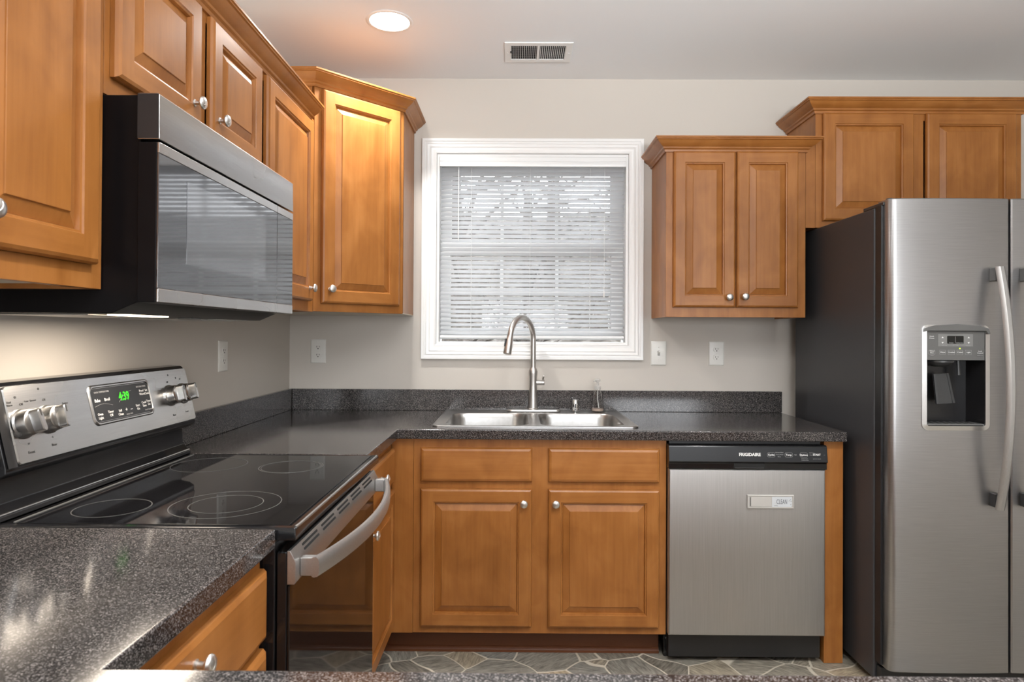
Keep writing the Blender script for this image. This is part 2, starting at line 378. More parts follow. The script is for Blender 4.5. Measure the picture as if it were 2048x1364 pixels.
def crown(path, z, parent=None, name='crown_moulding', loc=None, prof=CROWN):
    """moulding along an xy path, room side on the right-hand side of travel reversed: outward = left normal"""
    P = [Vector((x, y, z)) for x, y in path]; sd = []
    for i in range(len(P)):
        ns = []
        if i > 0: d = (P[i]-P[i-1]).normalized(); ns.append(Vector((d.y, -d.x, 0)))
        if i < len(P)-1: d = (P[i+1]-P[i]).normalized(); ns.append(Vector((d.y, -d.x, 0)))
        m = sum(ns, Vector()); m.normalize(); sd.append(m/m.dot(ns[0]))
    mb = MB(); mb.sweep(P, prof, sd)
    return mb.build(name, [WH], parent, loc, sharp=14)

# ------------------------------------------------------------------ the setting
XL, YR, XR, ZC = -0.006, -7.0, 4.7, 2.541
mb = MB(); mb.wbox(XL-0.12, XR+0.12, YR-0.12, 0.14, -0.1, 0.0); struct(mb.build('floor', FLOOR, smooth=False))
mb = MB(); mb.wbox(XL-0.12, XR+0.12, YR-0.12, 0.14, ZC, ZC+0.1); struct(mb.build('ceiling', CEIL, smooth=False))
mb = MB(); mb.wbox(XL-0.12, XL, YR, 0.0, 0, ZC); struct(mb.build('wall_left', WALL, smooth=False))
mb = MB(); mb.wbox(XR, XR+0.12, YR, 0.0, 0, ZC); struct(mb.build('wall_right', WALL, smooth=False))
WX0, WX1, WZ0, WZ1 = 0.712, 1.652, 1.236, 2.172
mb = MB(); mb.cells(FB(0), [XL-0.12, WX0, WX1, XR+0.12], [0, WZ0, WZ1, ZC], lambda i, j: (i, j) != (1, 1), -0.14, 0.0)
struct(mb.build('wall_back', WALL, smooth=False))
us = [XL-0.12, ADDED_REARWIN[0][0], ADDED_REARWIN[0][1], ADDED_REARWIN[1][0], ADDED_REARWIN[1][1], XR+0.12]
mb = MB(); mb.cells(FB(YR), us, [0, 0.85, 2.15, ZC], lambda i, j: not (j == 1 and i in (1, 3)), 0.0, 0.12)
struct(mb.build('wall_rear', WALL, smooth=False))
for k, (a, b, c, d) in enumerate(ADDED_REARWIN):
    mb = MB(); mb.cells(FB(YR), [a-0.08, a+0.02, (a+b)/2-0.02, (a+b)/2+0.02, b-0.02, b+0.08], [c-0.08, c+0.02, d-0.02, d+0.08], lambda i, j: not (j == 1 and i in (1, 3)), -0.022, -0.002)
    struct(mb.build('window_%d' % (k+2), WHITE, bevel=0.003))  # added windows behind the camera, out of view, framing the fill light

# kitchen window: casing, jamb, two sashes with grilles, glass
W = bpy.data.objects.new('window_1', None); C.objects.link(W); W.location = (1.18, 0, WZ0); W['base'] = (1.18, 0, WZ0); struct(W)
mb = MB(); F = FB(0)
prof = [(0.072, 0.0005), (0.072, 0.017), (0.070, 0.019), (0.058, 0.019), (0.055, 0.0155), (0.050, 0.0155), (0.046, 0.018), (0.042, 0.0145), (0.034, 0.0135), (0.030, 0.0155), (0.025, 0.0115), (0.010, 0.0095), (0.004, 0.0105), (0.0, 0.008), (0.0, 0.0005)]
mb.rings([rect4(F, WX0, WX1, WZ0, WZ1, -i, n) for i, n in prof], False, False)
mb.build('window_casing', WHITE, W)
mb = MB(); mb.cells(FB(0.0005), [WX0+0.001, WX0+0.013, WX1-0.013, WX1-0.001], [WZ0+0.001, WZ0+0.013, WZ1-0.013, WZ1-0.001], lambda i, j: (i, j) != (1, 1), -0.135, 0.0)
mb.build('window_jamb', WHITE, W)
GX0, GX1 = 0.776, 1.576
for nm, z0, z1, yb in (('upper_sash', 1.715, 2.145, 0.092), ('lower_sash', 1.262, 1.745, 0.062)):
    g0, g1 = (1.745, 2.096) if nm == 'upper_sash' else (1.305, 1.680)
    mb = MB(); F = FB(yb)
    mb.cells(F, [WX0+0.014, GX0, GX1, WX1-0.014], [z0, g0, g1, z1], lambda i, j: (i, j) != (1, 1), -0.027, 0.0)
    s = mb.build(nm, VINYL, W, bevel=0.003)
    mb = MB(); zm = 1.915 if nm == 'upper_sash' else 1.494
    for x in (1.031, 1.307): mb.box(F, x-0.008, x+0.008, g0, g1, -0.018, -0.008)
    mb.box(F, GX0, GX1, zm-0.008, zm+0.008, -0.0175, -0.0085); mb.build('grille', VINYL, s)
    mb = MB(); mb.box(F, GX0, GX1, g0, g1, -0.024, -0.020); mb.build('pane', PANE, s)

# outside: lawn, a wooded bank, a few bare trees
def leaf_ground(name, cols, sc):
    m, t, p = nt(name); c = coords(t, (1, 1, 1)); n = N(t, 'ShaderNodeTexNoise', Scale=sc, Detail=8.0, Roughness=0.75); t.links.new(c.outputs[0], n.inputs['Vector'])
    r = ramp(t, [(0.35, cols[0]), (0.5, cols[1]), (0.65, cols[2])]); t.links.new(n.outputs['Fac'], r.inputs[0]); t.links.new(r.outputs[0], p.inputs['Base Color']); p.inputs['Roughness'].default_value = 0.9; return m
LEAF = leaf_ground('winter_leaf_litter', ((0.012, 0.010, 0.007), (0.05, 0.042, 0.032), (0.17, 0.16, 0.145)), 5.0)
BARK = leaf_ground('grey_bark', ((0.03, 0.025, 0.02), (0.09, 0.08, 0.07), (0.18, 0.165, 0.15)), 14.0)
mb = MB()
yy = [0.3, 3, 6, 9, 12, 16, 22]; zz = [-0.4, -0.2, 0.7, 2.0, 3.2, 4.4, 5.8]
mb.rings([[Vector((x, y, z+0.15*math.sin(x*1.3+y))) for x in range(-14, 18, 2)] for y, z in zip(yy, zz)], False, False, 0, closed=False)
struct(mb.build('ground', LEAF))
def tree(x, y, z, h, r, label):
    t = thing('bare_tree', label, 'tree', (x, y, z), 'bare trees outside the kitchen window')
    mb = MB(); pts = []; px = x
    for i in range(9):
        px += random.uniform(-.05, .05); pts.append((px, y+random.uniform(-.05, .05), z-0.1+h*i/8))
    mb.tube(pts, [r*(1-0.8*i/8) for i in range(9)], 8); mb.build('trunk', BARK, t)
    mb = MB()
    for k in range(34):
        i = random.randint(1, 8); b = Vector(pts[i]); a = random.uniform(0, 2*PI); d = Vector((math.cos(a), math.sin(a)*0.6, random.uniform(.15, .8))).normalized(); L = random.uniform(.6, 1.9)
        q = [b, b+d*L*.5+Vector((random.uniform(-.1, .1), 0, .05)), b+d*L+Vector((random.uniform(-.2, .2), 0, random.uniform(-.1, .3)))]
        mb.tube(q, [r*.28, r*.18, r*.05], 5)
        for _ in range(3):
            e = q[1]+(q[2]-q[1])*random.random(); d2 = Vector((random.uniform(-1, 1), random.uniform(-1, 1), random.uniform(-.2, 1))).normalized()*random.uniform(.25, .7); mb.tube([e, e+d2], [r*.1, r*.03], 4)
    mb.build('branches', BARK, t)
for k, (x, y, z, h, r, l) in enumerate([(0.55, 4.2, 0.1, 4.5, 0.13, 'bare tree outside the window, glimpsed between the slats of the blind'), (1.3, 5.9, 0.6, 5.0, 0.10, 'bare tree outside the window, glimpsed between the slats of the blind'),
        (3.4, 7.4, 1.2, 5.0, 0.15, 'bare tree outside the window, glimpsed between the slats of the blind'), (-0.3, 7.5, 1.2, 5.5, 0.16, 'bare tree outside the window, glimpsed between the slats of the blind'), (1.8, 9.4, 2.0, 5.5, 0.17, 'bare tree outside the window, glimpsed between the slats of the blind')]):
    tree(x, y, z, h, r, l)

# ------------------------------------------------------------------ blind
B = thing('window_blind', 'white horizontal mini blind lowered over the kitchen window', 'blind', (1.18, 0.03, 1.262))
F = FB(0)
mb = MB(); p2 = [(0.0, 0), (0.0, 0.066), (-0.003, 0.068), (-0.012, 0.068), (-0.012, 0.0)]
VX0, VX1 = WX0+0.016, WX1-0.016
vp = [(-0.004, 2.107), (-0.004, 2.155), (0.001, 2.157), (0.005, 2.152), (0.0055, 2.134), (0.003, 2.131), (0.006, 2.127), (0.007, 2.118), (0.005, 2.108)]
mb.rings([[Vector((x, -0.006-a, b)) for a, b in vp] for x in (VX0-0.001, VX1+0.001)], True, True)
mb.build('valance', VINYL, B, bevel=0.0008)
mb = MB(); mb.wbox(VX0+0.003, VX1-0.003, 0.012, 0.036, 2.116, 2.150); mb.build('head_rail', VINYL, B)
YS, TILT, SW = 0.026, math.radians(33), 0.0252
n_sl = 38; ztop, zbot = 2.099, 1.289
for k in range(n_sl):
    zc = ztop+(zbot-ztop)*k/(n_sl-1); mb = MB(); rs = []
    for s in range(5):
        a = (s/4-0.5)*SW; crown_h = 0.0016*(1-(2*a/SW)**2)
        # room-side edge up
        y = YS+a*math.cos(TILT)+crown_h*math.sin(TILT); z = zc-a*math.sin(TILT)+crown_h*math.cos(TILT)
        rs.append((y, z))
    ring = [(y, z+0.00025) for y, z in rs]+[(y, z-0.00025) for y, z in rs[::-1]]
    nx = 6; dr = random.uniform(-0.0008, 0.0008)
    mb.rings([[Vector((VX0+0.001+(VX1-VX0-0.002)*i/nx, y, z+dr*math.sin(3*i/nx))) for y, z in ring] for i in range(nx+1)], True, True)
    mb.build('slat', SLAT, B)
mb = MB(); mb.wbox(VX0+0.001, VX1-0.001, YS-0.012, YS+0.012, 1.268, 1.280); mb.build('bottom_rail', VINYL, B, bevel=0.002)
for x in (0.881, 1.171, 1.467):
    mb = MB()
    for yo in (-0.0118, 0.0118): mb.tube([(x, YS+yo, 2.116), (x, YS+yo, 1.281)], 0.0007, 5)
    mb.build('ladder_cord', VINYL, B)
mb = MB(); mb.tube([(0.818, 0.009, 2.112), (0.8185, 0.008, 1.9), (0.818, 0.008, 1.745)], 0.0022, 8); mb.build('tilt_wand', CLEAR and VINYL, B)
mb = MB(); mb.tube([(1.536, 0.009, 2.112), (1.535, 0.008, 1.8), (1.535, 0.008, 1.50)], 0.0009, 5); mb.lathe((1.535, 0.008, 1.47), Z, [(0.001, 0.032), (0.003, 0.028), (0.005, 0.004), (0.004, 0)], 10); mb.build('lift_cord', VINYL, B)

# ------------------------------------------------------------------ ceiling light and vent
def can(x, y, label):
    t = thing('recessed_ceiling_light', label, 'ceiling light', (x, y, ZC), 'recessed ceiling lights')
    mb = MB(); mb.lathe((x, y, ZC), (0, 0, -1), [(0.0785, 0.0005), (0.093, 0.0005), (0.094, 0.002), (0.090, 0.004), (0.081, 0.0045), (0.0785, 0.003)], 40, cap0=False, cap1=False); mb.build('trim_ring', WHITE, t)
    mb = MB(); mb.lathe((x, y, ZC), (0, 0, -1), [(0.0788, 0.001), (0.0788, 0.0030), (0.076, 0.0036)], 40); mb.build('lens', LENS, t)
    l = bpy.data.lights.new('downlight_beam', 'SPOT'); l.energy = BEAM; l.color = (1.0, 0.975, 0.945); l.spot_size = math.radians(142); l.spot_blend = 1.0; l.shadow_soft_size = 0.05
    o = bpy.data.objects.new('downlight_beam', l); C.objects.link(o); o.parent = t; o.location = (0, 0, -0.006)
can(0.590, -0.590, 'round lit recessed light in the ceiling near the corner cabinet')
can(2.45, -2.2, 'round lit recessed light overhead in front of the refrigerator')  # this lamp and the next three are added out of view for brightness
can(1.25, -2.2, 'round lit recessed light overhead in front of the range')
can(0.95, -4.6, 'round lit recessed light behind the camera on the left')
can(2.9, -4.6, 'round lit recessed light behind the camera on the right')

v = thing('ceiling_vent', 'white rectangular louvred vent in the ceiling above the window', 'vent', (1.195, -0.31, ZC))
FV = Fr((1.195, -0.310, ZC), (1, 0, 0), (0, 1, 0), (0, 0, -1))
mb = MB(); hw, hh = 0.149, 0.101
mb.cells(FV, [-hw, -0.120, -0.006, 0.006, 0.120, hw], [-hh, -0.070, 0.070, hh], lambda i, j: not (j == 1 and i in (1, 3)), 0.0005, 0.007)
fr_ = mb.build('frame', WHITE, v, bevel=0.003)
mb = MB(); mb.box(FV, -0.121, 0.121, -0.071, 0.071, 0.0003, 0.0009); mb.build('duct_opening', DARK, v)
for side in (-1, 1):
    for k in range(14):
        x = side*(0.010+0.1085*k/13); mb = MB(); P = [FV(x-0.0010, -0.070, 0.0062), FV(x-0.0010, 0.070, 0.0062), FV(x+0.0008+0.0008*side, 0.070, 0.0014), FV(x+0.0008+0.0008*side, -0.070, 0.0014)]
        mb.rings([[p+Vector((0.0006, 0, 0)) for p in P], [p-Vector((0.0006, 0, 0)) for p in P]]); mb.build('louvre', WHITE, v)
mb = MB()
for y in (-0.046, -0.023, 0.0, 0.023, 0.046): mb.box(FV, -0.119, 0.119, y-0.0012, y+0.0012, 0.0011, 0.0017)
mb.build('cross_bars', GREYP, v)
for s in (-1, 1):
    mb = MB(); mb.lathe(FV(s*0.135, 0, 0.007), (0, 0, -1), [(0.004, 0), (0.0035, 0.0012), (0.001, 0.0018)], 12); mb.build('screw', WHITE, v)
mb = MB(); mb.box(FV, -0.124, -0.118, -0.02, -0.008, 0.006, 0.011); mb.build('lever', DGREYP, v)

# ------------------------------------------------------------------ wall plates
def plate(F, u, v, kind, label, name, grp):
    t = thing(name, label, 'light switch' if kind == 'switch' else 'outlet', F(u, v, 0), grp)
    mb = MB(); w2, h2 = 0.037, 0.0585
    mb.rings([rect4(F, u-w2, u+w2, v-h2, v+h2, i, n) for i, n in ((0, 0.0006), (0, 0.0025), (0.003, 0.0055), (0.006, 0.0062))], True, True); p = mb.build('cover_plate', PLATE, t)
    if kind == 'switch':
        mb = MB(); mb.box(F, u-0.0055, u+0.0055, v-0.012, v+0.012, 0.0064, 0.0069); mb.build('slot', LGREYP, t)
        mb = MB(); a = [(-0.009, 0.007), (0.003, 0.007), (0.011, 0.0185), (0.0045, 0.0205)]
        mb.rings([[F(u+s*0.0042, v+q, n) for q, n in a] for s in (-1, 1)]); mb.build('toggle', PLATE, t, bevel=0.0008)
        sc = (-0.030, 0.030)
    else:
        for dv in (-0.0195, 0.0195):
            mb = MB(); poly = [(x, max(-0.0125, min(0.0125, y))) for x, y in [(0.0165*math.cos(2*PI*i/28), 0.0165*math.sin(2*PI*i/28)) for i in range(28)]]
            mb.rings([[F(u+x, v+dv+y, 0.0063) for x, y in poly], [F(u+x*.97, v+dv+y*.97, 0.0082) for x, y in poly]]); r = mb.build('receptacle', PLATE, t)
            mb = MB(); mb.box(F, u-0.0072, u-0.0050, v+dv-0.0015, v+dv+0.0065, 0.0080, 0.0085); mb.box(F, u+0.0050, u+0.0070, v+dv-0.0005, v+dv+0.0060, 0.0080, 0.0085)
            mb.lathe(F(u, v+dv-0.0068, 0.0080), F.n, [(0.0026, 0), (0.0026, 0.0005)], 10); mb.build('slots', DARK, r)
        sc = (0.0,)
    for dv in sc:
        mb = MB(); mb.lathe(F(u, v+dv, 0.0060), F.n, [(0.0032, 0), (0.0030, 0.0010), (0.001, 0.0014)], 10); mb.build('screw', PLATE, t)
plate(FL(XL), -0.735, 1.200, 'outlet', 'white duplex outlet on the left wall beside the range', 'wall_outlet', 'wall outlets')
plate(FB(0), 0.136, 1.199, 'outlet', 'white duplex outlet on the back wall under the corner cabinet', 'wall_outlet', 'wall outlets')
plate(FB(0), 1.801, 1.199, 'switch', 'white toggle light switch right of the window', 'light_switch', None)
plate(FB(0), 2.083, 1.199, 'outlet', 'white duplex outlet on the back wall beside the refrigerator', 'wall_outlet', 'wall outlets')

# ------------------------------------------------------------------ countertops
CT0, CT1, CD = 0.876, 0.914, 0.644
FT = Fr((0, 0, 0), (1, 0, 0), (0, 1, 0), Z)
ct = thing('countertop', 'dark speckled laminate countertop with the sink, running round the corner', 'countertop', (0.7, -0.35, CT0))
SX0, SX1, SY0, SY1 = 0.783, 1.584, -0.556, -0.032
us = [XL+0.002, CD, SX0, SX1, 2.396]; vs = [-1.173, -CD, SY0, SY1, -0.002]
mb = MB(); mb.cells(FT, us, vs, lambda i, j: (i == 0 or j > 0) and not (i == 2 and j == 2), CT0, CT1)
mb.build('worktop', LAM, ct, bevel=0.004, seg=3)
mb = MB(); mb.wbox(XL+0.022, 2.396, -0.020, -0.002, CT1+0.0005, 1.016); mb.build('backsplash', LAM, ct, bevel=0.0015)
mb = MB(); mb.wbox(XL+0.002, XL+0.020, -1.173, -0.002, CT1+0.0005, 1.016); mb.build('backsplash', LAM, ct, bevel=0.0015)
cn = thing('countertop', 'speckled laminate countertop in front, between the range and the camera', 'countertop', (0.4, -2.6, CT0))
us = [XL+0.002, CD, 2.75]; vs = [-3.10, -2.463, -1.943]
mb = MB(); mb.cells(FT, us, vs, lambda i, j: i == 0 or j == 0, CT0, CT1); mb.build('worktop', LAM, cn, bevel=0.004, seg=3)
mb = MB(); mb.wbox(XL+0.002, XL+0.020, -3.10, -1.985, CT1+0.0005, 1.016); mb.build('backsplash', LAM, cn, bevel=0.0015)

# ------------------------------------------------------------------ sink, faucet, soap
sk = thing('kitchen_sink', 'double bowl stainless steel sink set into the countertop under the window', 'sink', (1.184, -0.294, CT1))
sx0, sx1, sy0, sy1 = 0.766, 1.601, -0.575, -0.014; zt = 0.9195
bm = bmesh.new()
def loop(cx, cy, w_, h_, r, z, k=6): return [Vector((cx+x, cy+y, z)) for x, y in rrect(w_, h_, r, k)]
cx, cy = (sx0+sx1)/2, (sy0+sy1)/2; Wd, Hd = sx1-sx0, sy1-sy0
bwls = [((0.808+1.163)/2, (-0.540-0.118)/2, 1.163-0.808, 0.422), ((1.203+1.560)/2, (-0.540-0.118)/2, 1.560-1.203, 0.422)]
def ringverts(pts): return [bm.verts.new(p) for p in pts]
def bridge(a, b):
    for i in range(len(a)): bm.faces.new((a[i], a[(i+1) % len(a)], b[(i+1) % len(b)], b[i]))
o0 = ringverts(loop(cx, cy, Wd, Hd, 0.03, CT1+0.0006)); o1 = ringverts(loop(cx, cy, Wd, Hd, 0.03, zt-0.001)); o2 = ringverts(loop(cx, cy, Wd-0.006, Hd-0.006, 0.028, zt+0.001)); o3 = ringverts(loop(cx, cy, Wd-0.024, Hd-0.024, 0.022, zt+0.0008)); o4 = ringverts(loop(cx, cy, Wd-0.036, Hd-0.036, 0.02, zt-0.0028))
for a, b in ((o0, o1), (o1, o2), (o2, o3), (o3, o4)): bridge(a, b)
edges = [bm.edges.get((o4[i], o4[(i+1) % len(o4)])) for i in range(len(o4))]
for (bx, by, bw, bh) in bwls:
    prof = [(0, zt-0.0028, 0.075), (0.004, zt-0.0038, 0.072), (0.008, zt-0.010, 0.068), (0.012, zt-0.03, 0.065), (0.020, zt-0.135, 0.06), (0.030, zt-0.155, 0.055), (0.055, zt-0.168, 0.05), (0.12, zt-0.174, 0.04)]
    R_ = [ringverts(loop(bx, by, bw-2*i, bh-2*i, r, z)) for i, z, r in prof]
    for a, b in zip(R_, R_[1:]): bridge(a, b)
    bm.faces.new(R_[-1]); edges += [bm.edges.get((R_[0][i], R_[0][(i+1) % len(R_[0])])) for i in range(len(R_[0]))]
bmesh.ops.triangle_fill(bm, use_beauty=True, edges=edges)
mb = MB(); mb.bm = bm; s = mb.build('basin', ST_S, sk)
for (bx, by, bw, bh) in bwls:
    mb = MB(); mb.lathe((bx, by, zt-0.1742), Z, [(0.057, 0.0), (0.057, 0.002), (0.045, 0.0035), (0.040, 0.001), (0.01, 0.001)], 28); mb.build('drain', CHROME, sk)

fa = thing('kitchen_faucet', 'brushed nickel gooseneck pull-down faucet behind the sink', 'faucet', (1.187, -0.072, zt))
fx, fy = 1.187, -0.062; zb = zt+0.0012
mb = MB(); mb.rings([[Vector((1.190+x*k, -0.064+y*k, z)) for x, y in rrect(0.262, 0.056, 0.028, 8)] for k, z in ((1, zb), (1, zb+0.004), (0.97, zb+0.0075), (0.9, zb+0.008))]); mb.build('deck_plate', NICK, fa)
mb = MB(); b0 = zb+0.0082
mb.lathe((fx, fy, b0), Z, [(0.027, 0), (0.027, 0.003), (0.0235, 0.006), (0.0225, 0.03), (0.0195, 0.10), (0.0195, 0.150), (0.0215, 0.170), (0.022, 0.181), (0.018, 0.192), (0.0145, 0.199), (0.0142, 0.202)], 28)
mb.build('body', NICK, fa)
ang = math.radians(238); dv = Vector((math.cos(ang), math.sin(ang), 0)); z0 = b0+0.2022; R0 = 0.104
pts = [(fx, fy, z0), (fx, fy, z0+0.03), (fx, fy, 1.235), (fx, fy, 1.262)]
for i in range(1, 19):
    t = math.radians(168*i/18); pts.append(Vector((fx, fy, 1.262))+dv*R0*(1-math.cos(t))+Vector((0, 0, R0*math.sin(t))))
mb = MB(); mb.tube(pts, 0.0135, 18); mb.build('spout', NICK, fa)
p1 = Vector(pts[-1]); d1 = (p1-Vector(pts[-2])).normalized()
mb = MB(); mb.lathe(p1+d1*0.0006, d1, [(0.0142, 0), (0.0145, 0.004), (0.0145, 0.014), (0.0165, 0.022), (0.0185, 0.060), (0.0195, 0.084), (0.0185, 0.0875), (0.010, 0.0880)], 24); hd = mb.build('spray_head', NICK, fa)
left = Vector((-0.9, -0.42, 0)).normalized(); q = p1+d1*0.035+left*0.0158; sd = d1.cross(left)
mb = MB(); FF = Fr(q, sd, d1, left); mb.prism(FF, rrect(0.012, 0.036, 0.004), -0.002, 0.0045); mb.build('spray_button', BLACKM, hd)
mb = MB(); hz = b0+0.128; mb.lathe((fx+0.0195, fy-0.003, hz), (1, -0.1, 0), [(0.012, -0.003), (0.0115, 0.004), (0.0110, 0.020), (0.0105, 0.0205), (0.0105, 0.0215), (0.0110, 0.022), (0.0110, 0.034), (0.010, 0.0355)], 18); hb = mb.build('handle_hub', NICK, fa)
mb = MB(); mb.tube([(fx+0.047, fy-0.006, hz+0.0108), (fx+0.048, fy-0.016, hz+0.022), (fx+0.049, fy-0.040, hz+0.034)], [0.0052, 0.0045, 0.004], 10); mb.build('lever', NICK, fa)

ag = thing('air_gap_cap', 'short chrome capped cylinder beside the faucet on the sink', 'air gap', (1.390, -0.060, zt))
mb = MB(); mb.lathe((1.390, -0.060, zb), Z, [(0.021, 0), (0.021, 0.003), (0.0172, 0.0045), (0.0170, 0.050), (0.0160, 0.054), (0.012, 0.056), (0.001, 0.0565)], 26); mb.build('cap', CHROME, ag)
mb = MB(); mb.prism(Fr((1.390, -0.0774, 0.948), (1, 0, 0), Z, (0, -1, 0)), rrect(0.006, 0.022, 0.003), 0.0, 0.0006); mb.build('vent_slot', DGREYP, ag)

so = thing('soap_dispenser', 'clear plastic pump soap bottle at the back right of the sink', 'soap bottle', (1.497, -0.062, zt))
bx, by = 1.497, -0.062
mb = MB(); outer = [(0.029, 0), (0.031, 0.004), (0.0305, 0.02), (0.027, 0.055), (0.022, 0.080), (0.0145, 0.095), (0.0135, 0.106)]
mb.lathe((bx, by, zb), Z, outer, 26, cap1=False); mb.build('bottle', CLEAR, so)
mb = MB(); mb.lathe((bx, by, zb+0.0026), Z, [(0.026, 0), (0.028, 0.002), (0.0278, 0.011)], 24); mb.build('soap', simple('amber_soap', (0.42, 0.33, 0.27), 0.2), so)
mb = MB(); mb.lathe((bx, by, zb+0.1062), Z, [(0.0155, 0), (0.0158, 0.014), (0.012, 0.017), (0.0065, 0.018), (0.0055, 0.034), (0.013, 0.036), (0.0135, 0.046), (0.010, 0.049)], 22)
mb.tube([(bx, by, zb+0.148), (bx-0.014, by-0.014, zb+0.1485), (bx-0.021, by-0.021, zb+0.143)], [0.0055, 0.0045, 0.0035], 10); mb.build('pump', FROST, so)
mb = MB(); mb.tube([(bx, by, zb+0.104), (bx-0.001, by, zb+0.06), (bx+0.006, by, zb+0.016)], 0.0028, 8); mb.build('dip_tube', FROST, so)

# ------------------------------------------------------------------ base cabinets
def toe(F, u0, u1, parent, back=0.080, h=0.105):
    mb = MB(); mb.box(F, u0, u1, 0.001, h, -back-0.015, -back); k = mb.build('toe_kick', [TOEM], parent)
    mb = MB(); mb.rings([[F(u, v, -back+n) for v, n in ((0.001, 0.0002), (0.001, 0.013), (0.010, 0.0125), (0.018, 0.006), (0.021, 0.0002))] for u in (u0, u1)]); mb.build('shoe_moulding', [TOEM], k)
BY = -0.610
F = FB(BY)
sb = thing('sink_base_cabinet', 'wooden base cabinet under the sink with two doors below two drawer fronts', 'cabinet', (1.2, BY, 0), 'base cabinets')
us = [0.702, 0.752, 1.153, 1.252, 1.652, 1.700]; vs = [0.108, 0.152, 0.660, 0.722, 0.826, 0.874]
frame(F, us, vs, {(1, 1), (3, 1), (1, 3), (3, 3)}, sb)
carcass(F, 0.702, 1.700, 0.108, 0.874, 0.585, sb, open_top=True, rec=0.0)
drawer(F, 0.731, 1.170, 0.707, 0.840, sb, name='drawer_front'); drawer(F, 1.234, 1.671, 0.707, 0.840, sb, name='drawer_front')
door(F, 0.731, 1.170, 0.137, 0.679, sb, (1.138, 0.626)); door(F, 1.234, 1.671, 0.137, 0.679, sb, (1.263, 0.626))
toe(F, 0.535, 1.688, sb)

LX = 0.614
fl = thing('corner_filler', 'narrow plain wooden filler panel in the inside corner of the base cabinets', 'filler panel', (0.67, BY, 0.1))
mb = MB(); mb.wbox(LX+0.001, 0.7012, BY, BY+0.019, 0.106, 0.874); mb.build('filler_panel', WV, fl, bevel=0.001)
lb = thing('base_cabinet', 'narrow wooden base cabinet between the range and the corner, drawer over door', 'cabinet', (LX, -0.9, 0), 'base cabinets')
F = FL(LX)
us = [-1.170, -1.075, -0.655, BY-0.001]; frame(F, us, [0.108, 0.152, 0.660, 0.722, 0.826, 0.874], {(1, 1), (1, 3)}, lb)
carcass(F, -1.170, BY-0.001, 0.108, 0.874, 0.598, lb, rec=0.0)
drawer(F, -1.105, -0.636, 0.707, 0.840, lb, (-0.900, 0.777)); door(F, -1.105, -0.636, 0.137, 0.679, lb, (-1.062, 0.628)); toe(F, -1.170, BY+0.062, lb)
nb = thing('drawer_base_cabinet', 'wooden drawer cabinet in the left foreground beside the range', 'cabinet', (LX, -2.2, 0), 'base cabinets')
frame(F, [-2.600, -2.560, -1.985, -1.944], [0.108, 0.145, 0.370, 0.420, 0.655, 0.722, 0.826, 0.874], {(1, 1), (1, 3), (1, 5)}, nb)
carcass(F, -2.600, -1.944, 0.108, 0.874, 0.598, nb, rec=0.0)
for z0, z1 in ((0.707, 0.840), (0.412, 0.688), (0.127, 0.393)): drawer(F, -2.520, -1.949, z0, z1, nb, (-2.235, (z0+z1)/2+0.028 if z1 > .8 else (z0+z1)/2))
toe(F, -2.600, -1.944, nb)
pb = thing('peninsula_cabinet', 'wooden peninsula cabinet carrying the nearest countertop', 'cabinet', (1.7, -2.5, 0), 'base cabinets')
F = Fr((0, -2.50, 0), (-1, 0, 0), Z, (0, 1, 0))
mb = MB(); mb.wbox(0.66, 2.70, -3.05, -2.502, 0.10, 0.874); mb.build('carcass', WV, pb)
mb = MB(); mb.wbox(0.66, 2.70, -3.0, -2.57, 0.001, 0.0995); mb.build('toe_kick', WH, pb)
for k in range(4): door(F, -0.70-0.49*(k+1)+0.02, -0.70-0.49*k-0.02, 0.137, 0.840, pb)

ep = thing('end_post', 'full height wooden end panel between the dishwasher and the refrigerator', 'end panel', (2.357, BY, 0))
mb = MB(); mb.wbox(2.321, 2.396, BY, -0.03, 0.001, 0.8745); mb.build('post', WV, ep, bevel=0.0015)

# ------------------------------------------------------------------ dishwasher
dw = thing('dishwasher', 'stainless steel dishwasher with a black control strip, under the counter', 'dishwasher', (2.01, -0.63, 0))
F = FB(-0.625)
mb = MB(); mb.wbox(1.712, 2.308, -0.605, -0.05, 0.02, 0.872); mb.build('tub', BLACKM, dw)
mb = MB(); mb.rings([rect4(F, 1.704, 2.312, 0.119, 0.766, 0, -0.018), rect4(F, 1.704, 2.312, 0.119, 0.766, 0, 0.012), rect4(F, 1.704, 2.312, 0.119, 0.766, 0.004, 0.0165), rect4(F, 1.704, 2.312, 0.119, 0.766, 0.012, 0.018)]); dd = mb.build('door', ST_V, dw)
# control strip: upper face leans back, pocket handle below
pr = [(0.767, -0.018), (0.767, 0.018), (0.790, 0.018), (0.7965, 0.026), (0.857, 0.018), (0.861, 0.012), (0.861, -0.018)]
mb = MB(); mb.rings([[F(u, v, n) for v, n in pr] for u in (1.7012, 2.317)]); cs = mb.build('control_strip', BLACK, dw, bevel=0.002)
mb = MB(); mb.box(F, 1.955, 2.075, 0.771, 0.791, 0.0182, 0.0190); mb.build('pocket', DARK, cs)
mb = MB(); mb.prism(Fr(F(2.015, 0.7725, 0.0185), F.u, F.v, F.n), rrect(0.112, 0.0035, 0.0015), 0.0, 0.003); mb.build('grip_lip', DGREYP, cs)
CSF = Fr(F(0, 0.7965, 0.0262), (1, 0, 0), (0, -0.0262+0.0342, 0.0605), (0, -1, -0.13))
mb = MB(); mb.box(CSF, 1.703, 2.314, 0.002, 0.058, 0.0, 0.0008); cp = mb.build('control_face', PANELG, cs)
cp['base'] = dw['base']
text('FRIGIDAIRE', 0.0165, CSF, 2.015, 0.029, INK, cp, 0.0012, sx=1.0, bold=0.0006)
